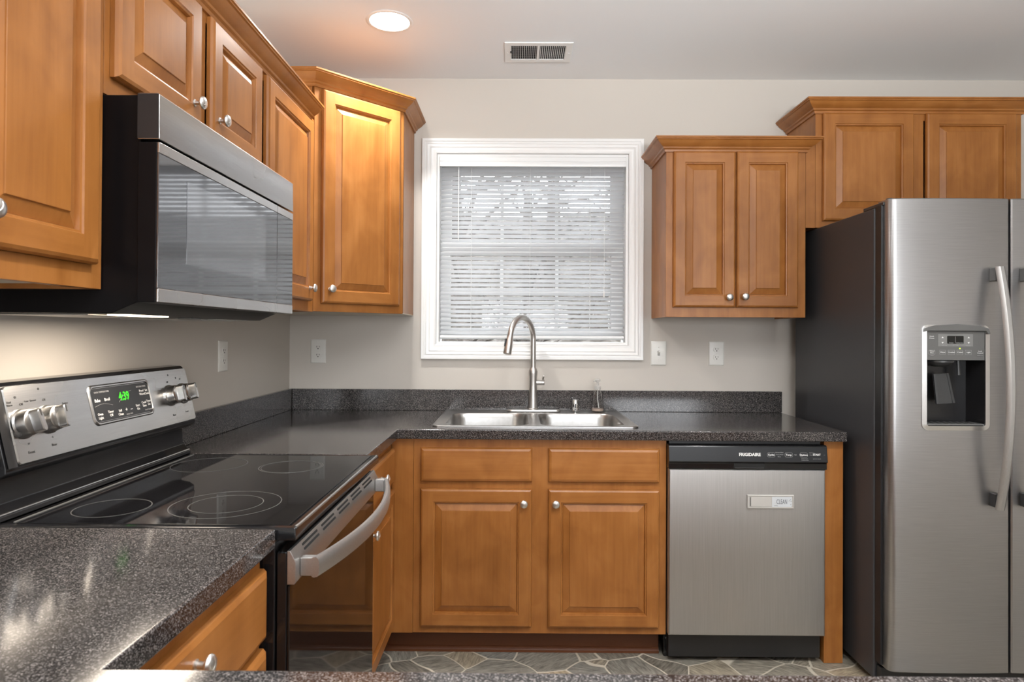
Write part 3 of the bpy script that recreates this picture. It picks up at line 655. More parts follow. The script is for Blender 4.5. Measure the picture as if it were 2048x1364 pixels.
for body, u, wd in (('Cycles', 2.098, 0.030), ('Temp', 2.166, 0.030), ('Options', 2.224, 0.030)):
    text(body, 0.0095, CSF, u, 0.029, INK, cp, 0.0012, bold=0.0002)
    mb = MB(); pl = rrect(wd, 0.018, 0.006); pi_ = rrect(wd-0.0014, 0.0166, 0.0055)
    mb.rings([[CSF(u+x, 0.029+y, n) for x, y in pp] for pp, n in ((pl, 0.0009), (pl, 0.0012), (pi_, 0.0012), (pi_, 0.0009))], False, False); mb.build('button_outline', GINK, cp)
for body, u, v, sz in (('Normal Wash', 2.130, 0.038, .0055), ('Heavy Wash', 2.131, 0.030, .0055), ('Rinse', 2.129, 0.022, .0055), ('High', 2.192, 0.0295, .0055), ('Hi-Temp', 2.256, 0.037, .0055), ('Heat Dry', 2.257, 0.029, .0055), ('Delay Start', 2.227, 0.0145, .0055), ('Control Lock', 2.228, 0.0085, .005), ('START', 2.317-0.055, 0.030, .0100), ('press to cancel', 2.263, 0.0145, .005), ('–', 2.304, 0.0295, .010)):
    if body == 'START': u = 2.316-0.0415
    if body.startswith('press'): u = 2.2745
    text(body, sz, CSF, u, v, INK if body == 'START' else GINK, cp, 0.0012, bold=0.0003 if body == 'START' else 0.0)
mb = MB(); mb.wbox(1.7012, 2.319, -0.565, -0.540, 0.001, 0.114); tk = mb.build('kick_plate', BLACK, dw, bevel=0.003)
for x in (1.712, 2.288):
    mb = MB(); mb.lathe((x, -0.5655, 0.075), (0, -1, 0), [(0.005, 0), (0.0045, 0.0016), (0.001, 0.002)], 12); mb.build('screw', GREYP, tk)
mg = thing('dishwasher_magnet', 'white sliding sign reading CLEAN, stuck on the dishwasher door', 'magnet sign', (2.096, -0.645, 0.643))
F = FB(-0.6434)
mb = MB(); mb.rings([rect4(F, 2.006, 2.186, 0.617, 0.669, i, n) for i, n in ((0, 0), (0, 0.006), (0.0015, 0.0085), (0.004, 0.0088), (0.0055, 0.006))]); fr2 = mb.build('frame', MAGW, mg)
mb = MB(); mb.box(F, 2.019, 2.099, 0.6235, 0.6625, 0.0061, 0.0085); mb.build('slider', MAGW, mg, bevel=0.001)
mb = MB(); mb.box(F, 2.101, 2.178, 0.6235, 0.6625, 0.0061, 0.0066); mb.build('card', CARD, mg)
mb = MB(); mb.box(F, 2.0155, 2.0178, 0.626, 0.660, 0.0061, 0.0068); mb.build('slide_gap', DARK, mg)
text('CLEAN', 0.026, F, 2.139, 0.643, simple('grey_letters', (0.12, 0.13, 0.15), 0.6), mg, 0.0071, sx=0.52)
mb = MB()
for k in range(9):
    a = random.uniform(0, 6.28); c_ = F(2.170+random.uniform(-.003, .005), 0.640+random.uniform(-.012, .012), 0.0069); mb.tube([c_, c_+Vector((math.cos(a)*.004, 0, math.sin(a)*.004))], 0.0005, 4)
for k in range(5): c_ = F(2.109+k*.003, 0.627+0.002*(k % 2), 0.0069); mb.tube([c_, c_+Vector((.003, 0, .0015))], 0.0006, 4)
mb.build('leaf_sprig', simple('sprig_grey', (0.10, 0.11, 0.10), 0.6), mg)

# ------------------------------------------------------------------ range
rg = thing('electric_range', 'freestanding range, black glass cooktop and stainless control panel, against left wall', 'range', (0.33, -1.557, 0))
RY0, RY1 = -1.936, -1.178
mb = MB(); mb.wbox(0.02, 0.640, RY0, RY1, 0.03, 0.889); mb.build('body', BLACK, rg, bevel=0.003)
for yy_ in (RY0+0.04, RY1-0.04):
    for xx in (0.08, 0.58):
        mb = MB(); mb.lathe((xx, yy_, 0.0015), Z, [(0.018, 0), (0.018, 0.006), (0.008, 0.008), (0.008, 0.028)], 12); mb.build('foot', BLACKM, rg)
# cooktop: moulded rim with sunk glass
mb = MB(); CY0, CY1 = RY0-0.001, RY1+0.001
FC = Fr((0, 0, 0), (1, 0, 0), (0, 1, 0), Z)
mb.rings([rect4(FC, 0.060, 0.680, CY0, CY1, i, n) for i, n in ((0, 0.8895), (0, 0.908), (0.003, 0.913), (0.012, 0.915), (0.017, 0.9125))], True, True)
ck = mb.build('cooktop', BLACK, rg, bevel=0.0015)
mb = MB(); mb.box(FC, 0.112, 0.660, CY0+0.020, CY1-0.020, 0.9126, 0.9140); mb.build('glass_surface', GLASSB, ck, bevel=0.0006)
mb = MB(); mb.tube([(0.6755, CY0+0.012, 0.9120), (0.6775, CY0+0.03, 0.9125), (0.6775, CY1-0.03, 0.9125), (0.6755, CY1-0.012, 0.9120)], 0.0035, 8); mb.build('front_trim', ST_H, ck)
for (x, y, rr) in ((0.243, -1.803, (0.074,)), (0.470, -1.765, (0.114, 0.076)), (0.236, -1.345, (0.100,)), (0.475, -1.365, (0.086, 0.080))):
    for r in rr:
        mb = MB(); mb.lathe((x, y, 0.91415), Z, [(r-0.0009, 0), (r-0.0009, 0.0003), (r+0.0009, 0.0003), (r+0.0009, 0)], 72, cap0=False, cap1=False); mb.build('burner_ring', RINGM, ck)
mb = MB(); mb.tube([(0.118, CY0+0.022, 0.9145), (0.118, CY1-0.022, 0.9145)], 0.0016, 6); mb.build('rear_seam', GREYP, ck)
# backguard
by0, by1 = RY0+0.006, RY1-0.002
mb = MB(); pr = [(0.022, 0.916), (0.100, 0.916), (0.098, 0.926), (0.086, 0.934), (0.076, 0.944), (0.072, 0.995), (0.098, 1.000), (0.112, 1.010), (0.112, 1.020), (0.074, 1.178), (0.066, 1.186), (0.030, 1.188), (0.022, 1.180)]
mb.rings([[Vector((x, y, z)) for x, z in pr] for y in (by0, by1)]); bk = mb.build('backguard', BLACK, rg, bevel=0.002)
mb = MB(); mb.tube([(0.0955, by0+0.004, 0.9285), (0.0955, by1-0.004, 0.9285)], 0.0026, 8); mb.build('ledge_trim', ST_H, bk)
sl = Vector((0.074-0.112, 0, 1.178-1.020)); L = sl.length
FG = Fr((0.112, 0, 1.020), (0, 1, 0), sl, (sl.z, 0, -sl.x))
gy0, gy1 = by0+0.028, by1-0.001
mb = MB(); GM = ((gy0+gy1)/2, L/2+0.001)
mb.rings([[FG(GM[0]+x*k, GM[1]+y*k, n) for x, y in rrect(gy1-gy0, L-0.004, 0.008)] for k, n in ((1, 0.0003), (1, 0.0035), (0.993, 0.0055))]); cpn = mb.build('control_panel', ST_H, bk)
mb = MB(); mb.sweep([FG(by0+0.004, 0.0, 0.003), FG(by0+0.004, L, 0.003)], [(0, 0), (0.010, 0.004), (0.020, 0.003), (0.020, 0)], [Vector((0, 1, 0))]*2, FG.n); mb.build('end_cap', BLACKM, bk)
# display window
dy0, dy1, dv0, dv1 = -1.648, -1.402, 0.050, 0.137
def gp(y0, y1, v0, v1, r, rr=0.008): return [((y0+y1)/2+x, (v0+v1)/2+y) for x, y in rrect(y1-y0+2*rr, v1-v0+2*rr, r)]
mb = MB(); mb.rings([[FG(a, b, n) for a, b in gp(dy0, dy1, dv0, dv1, 0.016, rr)] for rr, n in ((0.006, 0.0056), (0.003, 0.0085), (0.0, 0.0085), (-0.002, 0.0058))], False, True); dsp = mb.build('display_bezel', ST_H, cpn)
mb = MB(); mb.prism(FG, gp(dy0, dy1, dv0, dv1, 0.014, -0.003), 0.0060, 0.0072); dg = mb.build('display', PANELG, cpn)
text('4:39', 0.030, FG, -1.520, 0.105, GREEN, dg, 0.0078, sx=0.85, name='clock_digits', bold=0.0008)
for body, u, v, sz in (('Bake', -1.627, 0.104, .011), ('Broil', -1.590, 0.104, .011), ('Oven\nLight', -1.627, 0.066, .009), ('Timer\nOff', -1.586, 0.068, .009), ('Self\nClean', -1.548, 0.066, .009), ('+', -1.522, 0.070, .016), ('–', -1.500, 0.070, .016), ('Start\nOn', -1.470, 0.071, .009), ('Cook\nTime', -1.440, 0.076, .009), ('Timer\nSet', -1.417, 0.078, .009), ('Proof\nWarm', -1.440, 0.108, .009), ('Set\nClock', -1.418, 0.108, .009), ('Lock Controls', -1.424, 0.060, .006), ('OVEN TEMPERATURE', -1.605, 0.124, .006), ('KITCHEN TIMER', -1.438, 0.124, .006), ('HOLD 3 SEC', -1.512, 0.058, .005)):
    text(body, sz, FG, u, v, GINK if sz < .008 else INK, dg, 0.0078)
mb = MB()
for v0, v1, u0, u1 in ((0.090, 0.088, -1.640, -1.572), (0.092, 0.118, -1.545, -1.485)):
    n_ = 10; mb.tube([FG(u0+(u1-u0)*i/n_, v0+(v1-v0)*i/n_+0.006*math.sin(PI*i/n_), 0.0076) for i in range(n_+1)], 0.0004, 4)
mb.build('printed_lines', GINK, dg)
# range knobs: round skirt with a raised flat grip
def rknob(u, v, tilt):
    c_ = FG(u, v, 0.0057); mb = MB()
    mb.lathe(c_, FG.n, [(0.031, 0), (0.031, 0.003), (0.028, 0.006), (0.0265, 0.020), (0.0255, 0.0235), (0.023, 0.025)], 32); k = mb.build('knob', ST_H, cpn)
    a = Fr(c_, FG.u*math.cos(tilt)+FG.v*math.sin(tilt), -FG.u*math.sin(tilt)+FG.v*math.cos(tilt), FG.n); mb = MB()
    mb.rings([[a(x*kx, y*ky, n) for x, y in rrect(0.016, 0.049, 0.007)] for kx, ky, n in ((1.15, 1.0, 0.0252), (1.0, 1.0, 0.034), (0.85, 0.97, 0.0425), (0.6, 0.93, 0.044))]); g = mb.build('grip', ST_H, k)
    mb = MB(); mb.box(a, -0.0012, 0.0012, 0.008, 0.0225, 0.0442, 0.0446); mb.build('pointer', DINK, g)
for u, v, tl in ((-1.870, 0.082, 0.15), (-1.797, 0.082, 0.0), (-1.300, 0.086, 0.0), (-1.228, 0.086, 0.0)): rknob(u, v, tl)
for body, u, v, sz in (('Front', -1.862, 0.022, .008), ('Rear', -1.795, 0.026, .008), ('Off', -1.862, 0.122, .007), ('Low  Simmer', -1.835, 0.127, .006), ('Dual\nWarm', -1.893, 0.126, .006), ('Hi', -1.865, 0.040, .006), ('Off', -1.797, 0.125, .007), ('6', -1.795, 0.043, .006), ('Surface\nOn', -1.735, 0.108, .006), ('Rear', -1.300, 0.028, .008), ('Front', -1.228, 0.030, .008), ('Off', -1.300, 0.126, .007), ('Off', -1.228, 0.130, .007)):
    text(body, sz, FG, u, v, DINK, cpn, 0.0060)
for u, v, m_ in ((-1.874, 0.138, DINK), (-1.806, 0.150, DINK), (-1.734, 0.090, RINK), (-1.288, 0.146, DINK), (-1.250, 0.135, DINK)):
    mb = MB(); mb.lathe(FG(u, v, 0.0056), FG.n, [(0.0028, 0), (0.0026, 0.0006)], 10); mb.build('indicator_dot', m_, cpn)
# oven door
ody0, ody1 = RY0+0.004, RY1-0.004
mb = MB(); mb.wbox(0.6415, 0.662, ody0, ody1, 0.215, 0.866); od = mb.build('oven_door', BLACK, rg, bevel=0.003)
mb = MB(); mb.wbox(0.6622, 0.667, ody0+0.001, ody1-0.001, 0.222, 0.800); mb.build('oven_glass', OVENG, od, bevel=0.002)
pr = [(0.6622, 0.803), (0.676, 0.803), (0.679, 0.808), (0.679, 0.846), (0.668, 0.868), (0.6622, 0.868)]
mb = MB(); mb.rings([[Vector((x, y, z)) for x, z in pr] for y in (ody0, ody1)]); tb = mb.build('top_band', ST_A, od, bevel=0.001)
FBV = Fr((0.679, 0, 0.846), (0, 1, 0), (0.668-0.679, 0, 0.022), (0.022, 0, 0.011))
for k in range(5):
    yc = ody0+0.11+k*0.130
    for v in (0.004, 0.0135):
        mb = MB(); mb.prism(Fr(FBV(yc, v+0.003, 0.0001), FBV.u, FBV.v, FBV.n), rrect(0.100, 0.0048, 0.0023), 0, 0.0005); mb.build('vent_slot', DARK, tb)
# bowed flat-bar handle
pth, sid = [], []
for i in range(25):
    s = -1+i/12; y = (ody0+ody1)/2+s*0.352; x = 0.707+0.050*(1-s*s)-0.0*s; pth.append((x, y, 0.829)); sid.append(Vector((1, 0, 0)))
hp = [(-0.006, -0.014), (-0.007, 0.012), (-0.003, 0.019), (0.004, 0.020), (0.009, 0.015), (0.011, 0.004), (0.010, -0.012), (0.006, -0.019), (0.0, -0.0205), (-0.004, -0.019)]
mb = MB(); mb.sweep(pth, hp, sid); hn = mb.build('handle', ST_A, od)
for s in (-1, 1):
    y = (ody0+ody1)/2+s*0.343; mb = MB(); mb.wbox(0.6795, 0.7080, y-0.0085, y+0.0095, 0.811, 0.8475); mb.build('handle_mount', ST_A, od, bevel=0.002)
mb = MB(); mb.wbox(0.6415, 0.664, ody0, ody1, 0.045, 0.208); mb.build('storage_drawer', ST_H, rg, bevel=0.004)

# ------------------------------------------------------------------ microwave
mw = thing('microwave', 'over-the-range microwave, stainless and black, mounted above the range', 'microwave', (0.2, -1.57, 1.32))
MY0, MY1 = -1.931, -1.191; MZ0, MZ1 = 1.347, 1.752
pr = [(XL+0.003, MZ1), (0.370, MZ1), (0.370, 1.350), (0.315, 1.326), (0.020, 1.326), (XL+0.003, 1.350)]
mb = MB(); mb.rings([[Vector((x, y, z)) for x, z in pr] for y in (MY0, MY1)]); mb.build('body', BLACKS, mw, bevel=0.002)
FY0, FY1 = MY0-0.012, MY1+0.004
mb = MB(); mb.rings([[Vector((x, y, z)) for x, z in ((0.3705, 1.662), (0.4125, 1.662), (0.4135, 1.664), (0.412, 1.748), (0.409, 1.752), (0.3705, 1.752))] for y in (FY0, FY1)]); vb = mb.build('vent_band', ST_H, mw, bevel=0.0015)
mb = MB(); mb.wbox(0.3705, 0.4115, FY0-0.0008, FY0-0.0002, 1.664, 1.750); mb.build('band_end', BLACKM, vb)
DY1 = -1.318
mb = MB(); mb.wbox(0.3712, 0.4085, FY0, DY1-0.001, MZ0, 1.657); md = mb.build('door', BLACKS, mw, bevel=0.002)
def mwface(y0, y1, par, scr):
    mb = MB(); mb.wbox(0.4087, 0.4132, y0, y1, 1.636, 1.6565); mb.build('top_rail', ST_H, par, bevel=0.001)
    mb = MB(); mb.wbox(0.4087, 0.4135, y0, y1, MZ0+0.0005, 1.374); mb.build('bottom_rail', ST_H, par, bevel=0.0015)
    mb = MB(); mb.wbox(0.4087, 0.4125, y0, y1, 1.3745, 1.6355); g = mb.build('glass', MWGLASS, par, bevel=0.0008)
    if scr: mb = MB(); mb.prism(FL(0.4126), [(-1.835, 1.432), (-1.405, 1.432), (-1.405, 1.605), (-1.835, 1.605)], 0, 0.0004); mb.build('screen', MWMESH, par)
mwface(FY0, DY1-0.0015, md, True)
mb = MB(); mb.wbox(0.3712, 0.4085, DY1+0.001, FY1, MZ0, 1.657); mc = mb.build('control_panel', BLACK, mw, bevel=0.002)
mwface(DY1+0.0012, FY1, mc, False)
mb = MB(); mb.wbox(0.4127, 0.4130, DY1+0.004, FY1-0.002, 1.4145, 1.4155); mb.build('panel_line', DINK, mc)
# underside: plate, grease filters, cooktop lamp
FU = Fr((0, 0, 1.3258), (1, 0, 0), (0, 1, 0), (0, 0, -1))
for y0, y1 in ((-1.90, -1.62), (-1.50, -1.22)):
    mb = MB(); mb.box(FU, 0.07, 0.25, y0, y1, 0, 0.003); mb.build('grease_filter', ST_S, mw, bevel=0.001)
for y0, y1 in ((-1.86, -1.70), (-1.42, -1.26)):
    mb = MB(); mb.box(FU, 0.262, 0.305, y0, y1, 0, 0.0025); mb.build('lamp_lens', HOODL if y0 < -1.6 else FROST, mw, bevel=0.001)
mb = MB(); mb.box(FU, 0.265, 0.300, -1.585, -1.535, 0, 0.004); mb.build('latch', GREYP, mw, bevel=0.001)
hl = area_light('cooktop_lamp', Vector((0.27, -1.72, 1.316))-Vector(mw['base']), (0, 0, 0), 0.18, 0.30, HOOD, (1.0, 0.87, 0.72), mw)

# ------------------------------------------------------------------ upper cabinets
UX, UZ0, UZ1 = 0.297, 1.372, 2.134
UG = 'upper cabinets'
F = FL(UX)
def upper(name, label, F, u0, u1, z0, z1, doors, cat='cabinet', depth=0.299, loc=None, mull=None, st=0.040, rail=0.045):
    t = thing(name, label, cat, loc or F((u0+u1)/2, z0, 0), UG)
    us = [u0, u0+st]; holes = {(1, 1)}
    if mull: us += [mull-0.022, mull+0.022]; holes.add((3, 1))
    us += [u1-st, u1]
    frame(F, us, [z0, z0+rail, z1-rail, z1], holes, t)
    carcass(F, u0, u1, z0, z1, depth, t)
    for (a, b, c, d, kn) in doors: door(F, a, b, c, d, t, kn)
    return t
upper('wall_cabinet', 'wooden wall cabinet in the left foreground beside the microwave', F, -2.320, -1.934, UZ0, UZ1, [(-2.283, -1.965, 1.417, 2.108, (-2.240, 1.472))])
upper('wall_cabinet', 'short wooden two-door wall cabinet directly above the microwave', F, -1.932, -1.186, 1.755, UZ1, [(-1.915, -1.572, 1.793, 2.108, (-1.615, 1.848)), (-1.515, -1.180-0.004, 1.793, 2.108, (-1.480, 1.848))], mull=-1.543)
upper('wall_cabinet', 'tall narrow wooden wall cabinet between the microwave and the corner cabinet', F, -1.184, -0.613, UZ0, UZ1, [(-1.134, -0.668, 1.412, 2.108, (-0.718, 1.460))])
cr = crown([(UX, -2.320), (UX, -0.668)], 2.112, None, 'crown_moulding', (UX, -1.5, 2.112)); tag(cr, 'wooden crown moulding along the top of the left wall cabinets', 'moulding', 'crown mouldings')
# diagonal corner cabinet
CZ1 = 2.286; A_ = (UX, -0.610); B_ = (0.600, -0.305)
t = thing('corner_wall_cabinet', 'tall wooden corner cabinet set diagonally left of the window', 'cabinet', (0.3, -0.3, 1.375), UG)
du = Vector((B_[0]-A_[0], B_[1]-A_[1], 0)); Ld = du.length; du.normalize(); dn = Vector((du.y, -du.x, 0))
FD = Fr((A_[0], A_[1], 0), du, Z, dn)
mb = MB(); poly = [(XL+0.003, -0.003), (XL+0.003, -0.610), A_, B_, (0.600, -0.003)]
inn = [(A_[0]-0.014*dn.x*1.36, A_[1]-0.014*dn.y*1.36), (B_[0]-0.014*dn.x*1.36, B_[1]-0.014*dn.y*1.36)]
poly = [(XL+0.003, -0.003), (XL+0.003, -0.610), (A_[0]-0.010, -0.610), (A_[0]-dn.x*0.0194+0.0, A_[1]-dn.y*0.0194), (B_[0]-dn.x*0.0194, B_[1]-dn.y*0.0194), (0.600, B_[1]+0.010), (0.600, -0.003)]
mb.rings([[Vector((x, y, z)) for x, y in poly] for z in (1.379, CZ1)]); mb.build('carcass', WV, t)
frame(FD, [0, 0.036, Ld-0.036, Ld], [1.375, 1.420, CZ1-0.045, CZ1], {(1, 1)}, t)
mb = MB(); mb.rings([[Vector((x, y, z)) for x, y in poly] for z in (1.3752, 1.3788)]); mb.build('underside', UNDER, t)
door(FD, 0.030, Ld-0.026, 1.408, 2.266, t, (0.064, 1.466))
crown([(XL+0.004, -0.610), A_, B_, (0.600, -0.004)], 2.270, t)
# right of the window
F = FB(-0.305)
t = upper('wall_cabinet', 'wooden two-door wall cabinet right of the window', F, 1.765, 2.381, UZ0-0.004, UZ1, [(1.795, 2.068, 1.411, 2.100, (2.036, 1.455)), (2.073, 2.345, 1.411, 2.100, (2.105, 1.458))], depth=0.302, mull=2.0705, rail=0.050)
crown([(1.765, -0.004), (1.765, -0.305), (2.381, -0.305), (2.381, -0.290)], 2.098, t)
t = upper('wall_cabinet', 'wooden two-door wall cabinet above the refrigerator', F, 2.424, 3.330, 1.766, CZ1, [(2.452, 2.851, 1.795, 2.272, None), (2.905, 3.300, 1.795, 2.272, None)], depth=0.302, mull=2.878)
mb = MB(); mb.box(F, 2.3822, 2.4235, 1.766, 2.150, -0.0185, -0.001); mb.build('filler_strip', WV, t)
crown([(2.424, -0.004), (2.424, -0.305), (3.330, -0.305), (3.330, -0.004)], 2.270, t)

# ------------------------------------------------------------------ refrigerator
fg = thing('refrigerator', 'side-by-side stainless refrigerator with dark grey sides and a door dispenser', 'refrigerator', (2.87, -0.45, 0))
RX0, RX1, RB, RD = 2.424, 3.330, -0.778, -0.862
mb = MB(); mb.wbox(RX0, RX1, RB, -0.10, 0.03, 1.762); mb.build('body', DARKG, fg, bevel=0.006)
mb = MB(); mb.wbox(RX0+0.01, RX1-0.01, RB-0.03, RB-0.0005, 0.012, 0.085); mb.build('base_grille', BLACKM, fg, bevel=0.003)
for xx in (RX0+0.06, RX1-0.06):
    mb = MB(); mb.lathe((xx, -0.70, 0.0012), Z, [(0.025, 0), (0.025, 0.0285)], 14); mb.build('foot', BLACKM, fg)
    mb = MB(); mb.lathe((xx, -0.16, 0.0012), Z, [(0.025, 0), (0.025, 0.0285)], 14); mb.build('foot', BLACKM, fg)
HX0, HX1, HZ0, HZ1 = 2.556, 2.771, 0.968, 1.318
def fdoor(x0, x1, name, hole, round_left):
    z0, z1 = 0.095, 1.782; r = 0.022; front = RD; back = RB-0.004
    prof = []
    def yb(x): m = (x-(x0+x1)/2)/((x1-x0)/2); return front-0.006*(1-m*m)
    def corner(xc, s):
        out = []
        for i in range(7):
            a = PI/2*i/6; out.append((xc+s*(-r*math.cos(a)), front+r-r*math.sin(a)))
        return out
    rl = corner(x0+r, 1); rr = [(x1-0.004, front+0.010), (x1-0.001, front+0.004), (x1-0.004, front)] 
    mids = [x0+r+0.02]+([HX0, HX1] if hole else [])+[x0+(x1-x0)*0.55, x1-0.03]; mids = sorted(set(mids))
    if round_left: pts = rl+[(x, yb(x)) for x in mids]+[(x1-0.004, front), (x1, front+0.004)]
    else: pts = [(x0, front+0.004), (x0+0.004, front)]+[(x, yb(x)) for x in sorted([x0+0.03, x0+(x1-x0)*0.45, x1-r-0.02])]+[(2*x1-x-x1+x1-x1, y) for x, y in []]+[(x1-(x-x0) if False else x0+x1-x, y) for x, y in rl[::-1]]
    zs = [z0, z0+0.004]+([HZ0, HZ1] if hole else [])+[z1-0.004, z1]
    sc_ = [0.004]+[0.0]*(len(zs)-2)+[0.004]
    bm = bmesh.new(); G = []
    for z, q in zip(zs, sc_):
        G.append([bm.verts.new((x, y+q if y < front+0.02 else y, z)) for x, y in pts])
    ih = [i for i, (x, y) in enumerate(pts) if hole and abs(x-HX0) < 1e-6]
    for j in range(len(zs)-1):
        for i in range(len(pts)-1):
            if hole and zs[j] == HZ0 and i >= ih[0] and pts[i+1][0] <= HX1+1e-6: continue
            bm.faces.new((G[j][i], G[j][i+1], G[j+1][i+1], G[j+1][i]))
    # sides, top, bottom and back
    Bk = [[bm.verts.new((x, back, z)) for x in (pts[0][0], pts[-1][0])] for z in (z0, z1)]
    for j in range(len(zs)-1):
        pass
    bm.faces.new([G[j][0] for j in range(len(zs))]+[Bk[1][0], Bk[0][0]]); bm.faces.new([G[j][-1] for j in range(len(zs))][::-1]+[Bk[0][1], Bk[1][1]])
    bm.faces.new(G[0]+[Bk[0][1], Bk[0][0]]); bm.faces.new(G[-1][::-1]+[Bk[1][0], Bk[1][1]])
    mb = MB(); mb.bm = bm; return mb.build(name, ST_F, fg)
d1_ = fdoor(2.437, 2.8575, 'freezer_door', True, True)
d2_ = fdoor(2.8655, 3.326, 'fresh_food_door', False, False)
mb = MB(); mb.wbox(2.8583, 2.8647, RD+0.02, RB-0.003, 0.097, 1.770); mb.build('door_gasket', BLACKM, fg)
mb = MB(); mb.wbox(2.428, 2.4365, RD+0.045, RB-0.002, 0.10, 1.765); mb.build('door_gasket', BLACKM, fg)
mb = MB(); mb.wbox(2.432, 2.50, RB-0.045, RB+0.09, 1.7635, 1.776); mb.lathe((2.462, RB-0.034, 1.7762), Z, [(0.013, 0), (0.013, 0.012), (0.010, 0.015)], 16); mb.build('hinge_cover', DGREYP, fg, bevel=0.003)
def fhandle(x, d):
    pth, sid = [], []; z0, z1 = 0.684, 1.535
    for i in range(31):
        s = -1+i/15; pth.append((x, RD-0.036-0.052*(1-s*s), (z0+z1)/2+s*(z1-z0)/2)); sid.append(Vector((1, 0, 0)))
    mb = MB(); mb.sweep(pth, [(-0.014, -0.006), (-0.016, 0.0), (-0.013, 0.005), (0.013, 0.005), (0.016, 0.0), (0.014, -0.006), (0.006, -0.012), (-0.006, -0.012)], sid, (0, 1, 0)); mb.build('handle', ST_V, d)
    for zc in (z0+0.030, z1-0.026):
        mb = MB(); mb.wbox(x-0.013, x+0.013, RD-0.035 if True else 0, RD-0.0015, zc-0.024, zc+0.024); mb.build('handle_mount', GREYP if zc > 1 else DGREYP, d, bevel=0.003)
fhandle(2.797, d1_); fhandle(2.905, d2_)
# dispenser
ds = MB(); FX = FB(RD-0.0045); cxm = (HX0+HX1)/2; zm = (HZ0+HZ1)/2; hw = (HX1-HX0)/2; hh = (HZ1-HZ0)/2
oc = [(cxm+x, zm+y) for x, y in rrect(2*hw+0.024, 2*hh+0.024, 0.022)]; ic = [(cxm+x, zm+y) for x, y in rrect(2*hw-0.008, 2*hh-0.008, 0.008)]; ib = [(cxm+x, zm+y) for x, y in rrect(2*hw-0.010, 2*hh-0.010, 0.006)]
ds.rings([[FX(a, b, n) for a, b in q] for q, n in ((oc, -0.001), (oc, 0.0035), (ic, 0.0055), (ib, -0.012))], False, False); dp = ds.build('dispenser_bezel', BRIGHT, d1_)
mb = MB(); mb.prism(FX, [(HX0-0.010, 1.305), (HX0-0.006, 1.318), (HX0+0.03, 1.328), (cxm, 1.333), (HX1-0.03, 1.328), (HX1+0.004, 1.318), (HX1+0.010, 1.300), (HX1+0.002, 1.297), (HX1-0.006, 1.3085), (HX0+0.004, 1.3085)], 0.0005, 0.012); mb.build('hood', GREYP, d1_, bevel=0.002)
mb = MB(); mb.box(FX, HX0+0.005, HX1-0.005, 1.205, 1.308, -0.012, 0.002); pn = mb.build('dispenser_panel', GREYP, d1_, bevel=0.001)
mb = MB(); mb.box(FX, 2.6015, 2.7245, 1.254, 1.298, 0.0021, 0.0026); mb.build('keypad', LGREYP, pn)
mb = MB(); mb.prism(FX, [(2.662+x, 1.2775+y) for x, y in rrect(0.058, 0.028, 0.003)], 0.0027, 0.0034); mb.build('display', simple('display_black', (0.004, 0.004, 0.004), 0.1), pn)
mb = MB(); mb.box(FX, 2.661, 2.662, 1.266, 1.289, 0.0035, 0.0037); mb.build('divider', GINK, pn)
for u in (2.617, 2.709):
    for v, s in ((1.2855, 1), (1.267, -1)):
        mb = MB(); mb.prism(FX, [(u-0.004, v-0.002*s), (u+0.004, v-0.002*s), (u, v+0.003*s)], 0.0027, 0.0031); mb.build('arrow_key', INK, pn)
LN = dict(parent=pn, n=0.0030)
for body, u, v, sz in (('Quick\nFreeze', 2.578, 1.286, .0065), ('Water\nFilter', 2.579, 1.234, .0065), ('Reset', 2.579, 1.222, .005), ('Water', 2.617, 1.233, .007), ('Crushed', 2.648, 1.233, .0065), ('Cubed', 2.678, 1.233, .007), ('Light', 2.708, 1.233, .007), ('Lock\nControl', 2.749, 1.234, .0065), ('Hold 3 Sec', 2.749, 1.222, .005), ('Freezer', 2.647, 1.2665, .005), ('Refrigerator', 2.677, 1.2665, .005), ('Set Temp', 2.662, 1.259, .005), ('FREEZER', 2.622, 1.2565, .005), ('FRIDGE', 2.706, 1.2565, .005)):
    text(body, sz, FX, u, v, INK if sz > .006 else GINK, pn, 0.0038)
for u, wd in ((2.617, .021), (2.648, .024), (2.678, .022), (2.708, .022), (2.579, .023)):
    mb = MB(); pl = rrect(wd, 0.016, 0.002); pi_ = rrect(wd-0.0012, 0.0148, 0.0016)
    mb.rings([[FX(u+x, 1.233+y, n) for x, y in pp] for pp, n in ((pl, 0.0021), (pl, 0.0026), (pi_, 0.0026), (pi_, 0.0021))], False, False); mb.build('key_outline', GINK, pn)
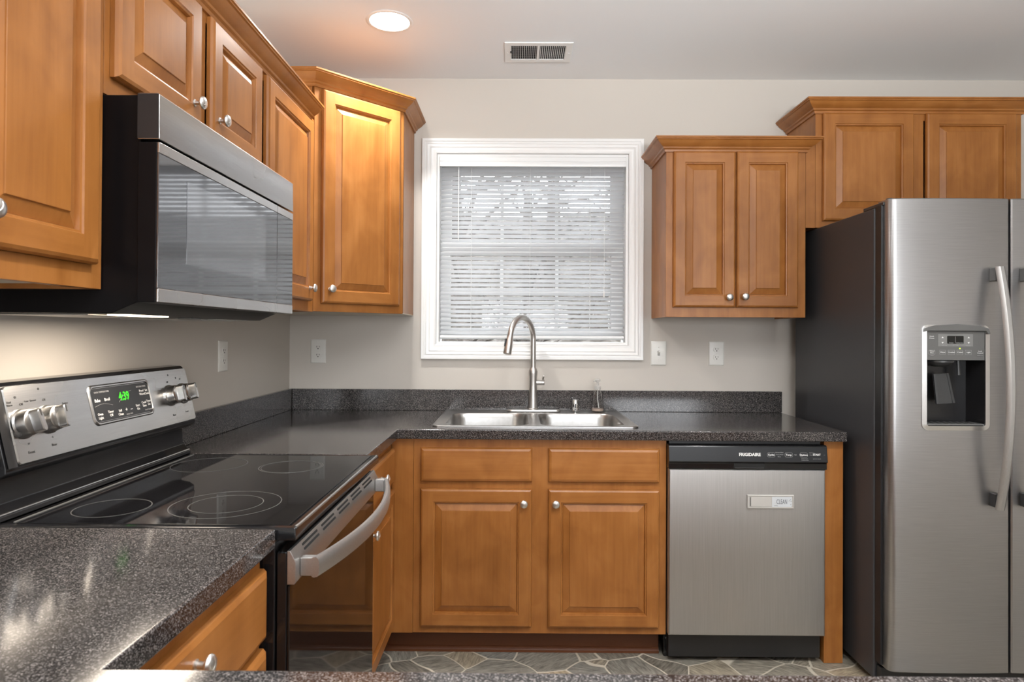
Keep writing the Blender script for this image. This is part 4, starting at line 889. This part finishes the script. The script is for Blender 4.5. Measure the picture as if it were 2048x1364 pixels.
mb = MB(); mb.lathe(FX(2.678, 1.2465, 0.0021), FX.n, [(0.0024, 0), (0.0022, 0.0014), (0.001, 0.0018)], 12); mb.build('indicator_light', LEDG, pn)
# cavity
mb = MB(); cvz0, cvz1, dep = HZ0+0.005, 1.204, 0.078
x0, x1 = HX0+0.005, HX1-0.005
P = lambda x, z, n: FX(x, z, n)
back = [(x0+0.012, cvz0), (x1-0.012, cvz0), (x1-0.012, cvz1), (x0+0.012, cvz1)]
mb.rings([[P(x0, cvz0, 0.0), P(x1, cvz0, 0.0), P(x1, cvz1, 0.0), P(x0, cvz1, 0.0)], [P(a, b, -dep) for a, b in back]], False, True); cv = mb.build('dispenser_cavity', CAVITY, d1_, smooth=False)
mb = MB(); mb.lathe(P(2.628, 1.203, -0.034), (0, 0, -1), [(0.046, 0), (0.046, 0.006), (0.036, 0.016), (0.020, 0.022)], 24); mb.build('ice_chute', DGREYP, cv)
FPd = Fr(P(2.640, 1.098, -0.030), (1, 0, 0.06), (-0.10, 0.10, 1), (0, -1, 0.1))
mb = MB(); mb.rings([[FPd(x*k, y, n) for x, y in ((-0.033, -0.05), (0.033, -0.05), (0.027, 0.058), (-0.027, 0.058))] for k, n in ((1, -0.004), (1, 0.004), (0.75, 0.0045), (0.72, 0.0015))]); mb.build('paddle', DGREYP, cv, bevel=0.001)
mb = MB(); mb.tube([P(2.700, 1.203, -0.040), P(2.701, 1.150, -0.038)], 0.006, 10); mb.build('water_nozzle', DGREYP, cv)
mb = MB(); mb.cells(Fr(P(0, 0, 0), (1, 0, 0), (0, 1, 0), Z), [x0+0.001, x0+0.004, x1-0.004, x1-0.001], [-0.001, 0.006, 0.060], lambda i, j: True, cvz0+0.0005, cvz0+0.006)
tr = mb.build('drip_tray', GREYP, cv, bevel=0.0015)
for k in range(7):
    u = x0+0.030+k*0.023; mb = MB(); mb.box(Fr((0, RD-0.0045, cvz0+0.0062), (1, 0, 0), (0, 1, 0), Z), u, u+0.012, 0.014, 0.048, 0.0, 0.0008); mb.build('drain_slot', DARK, tr)
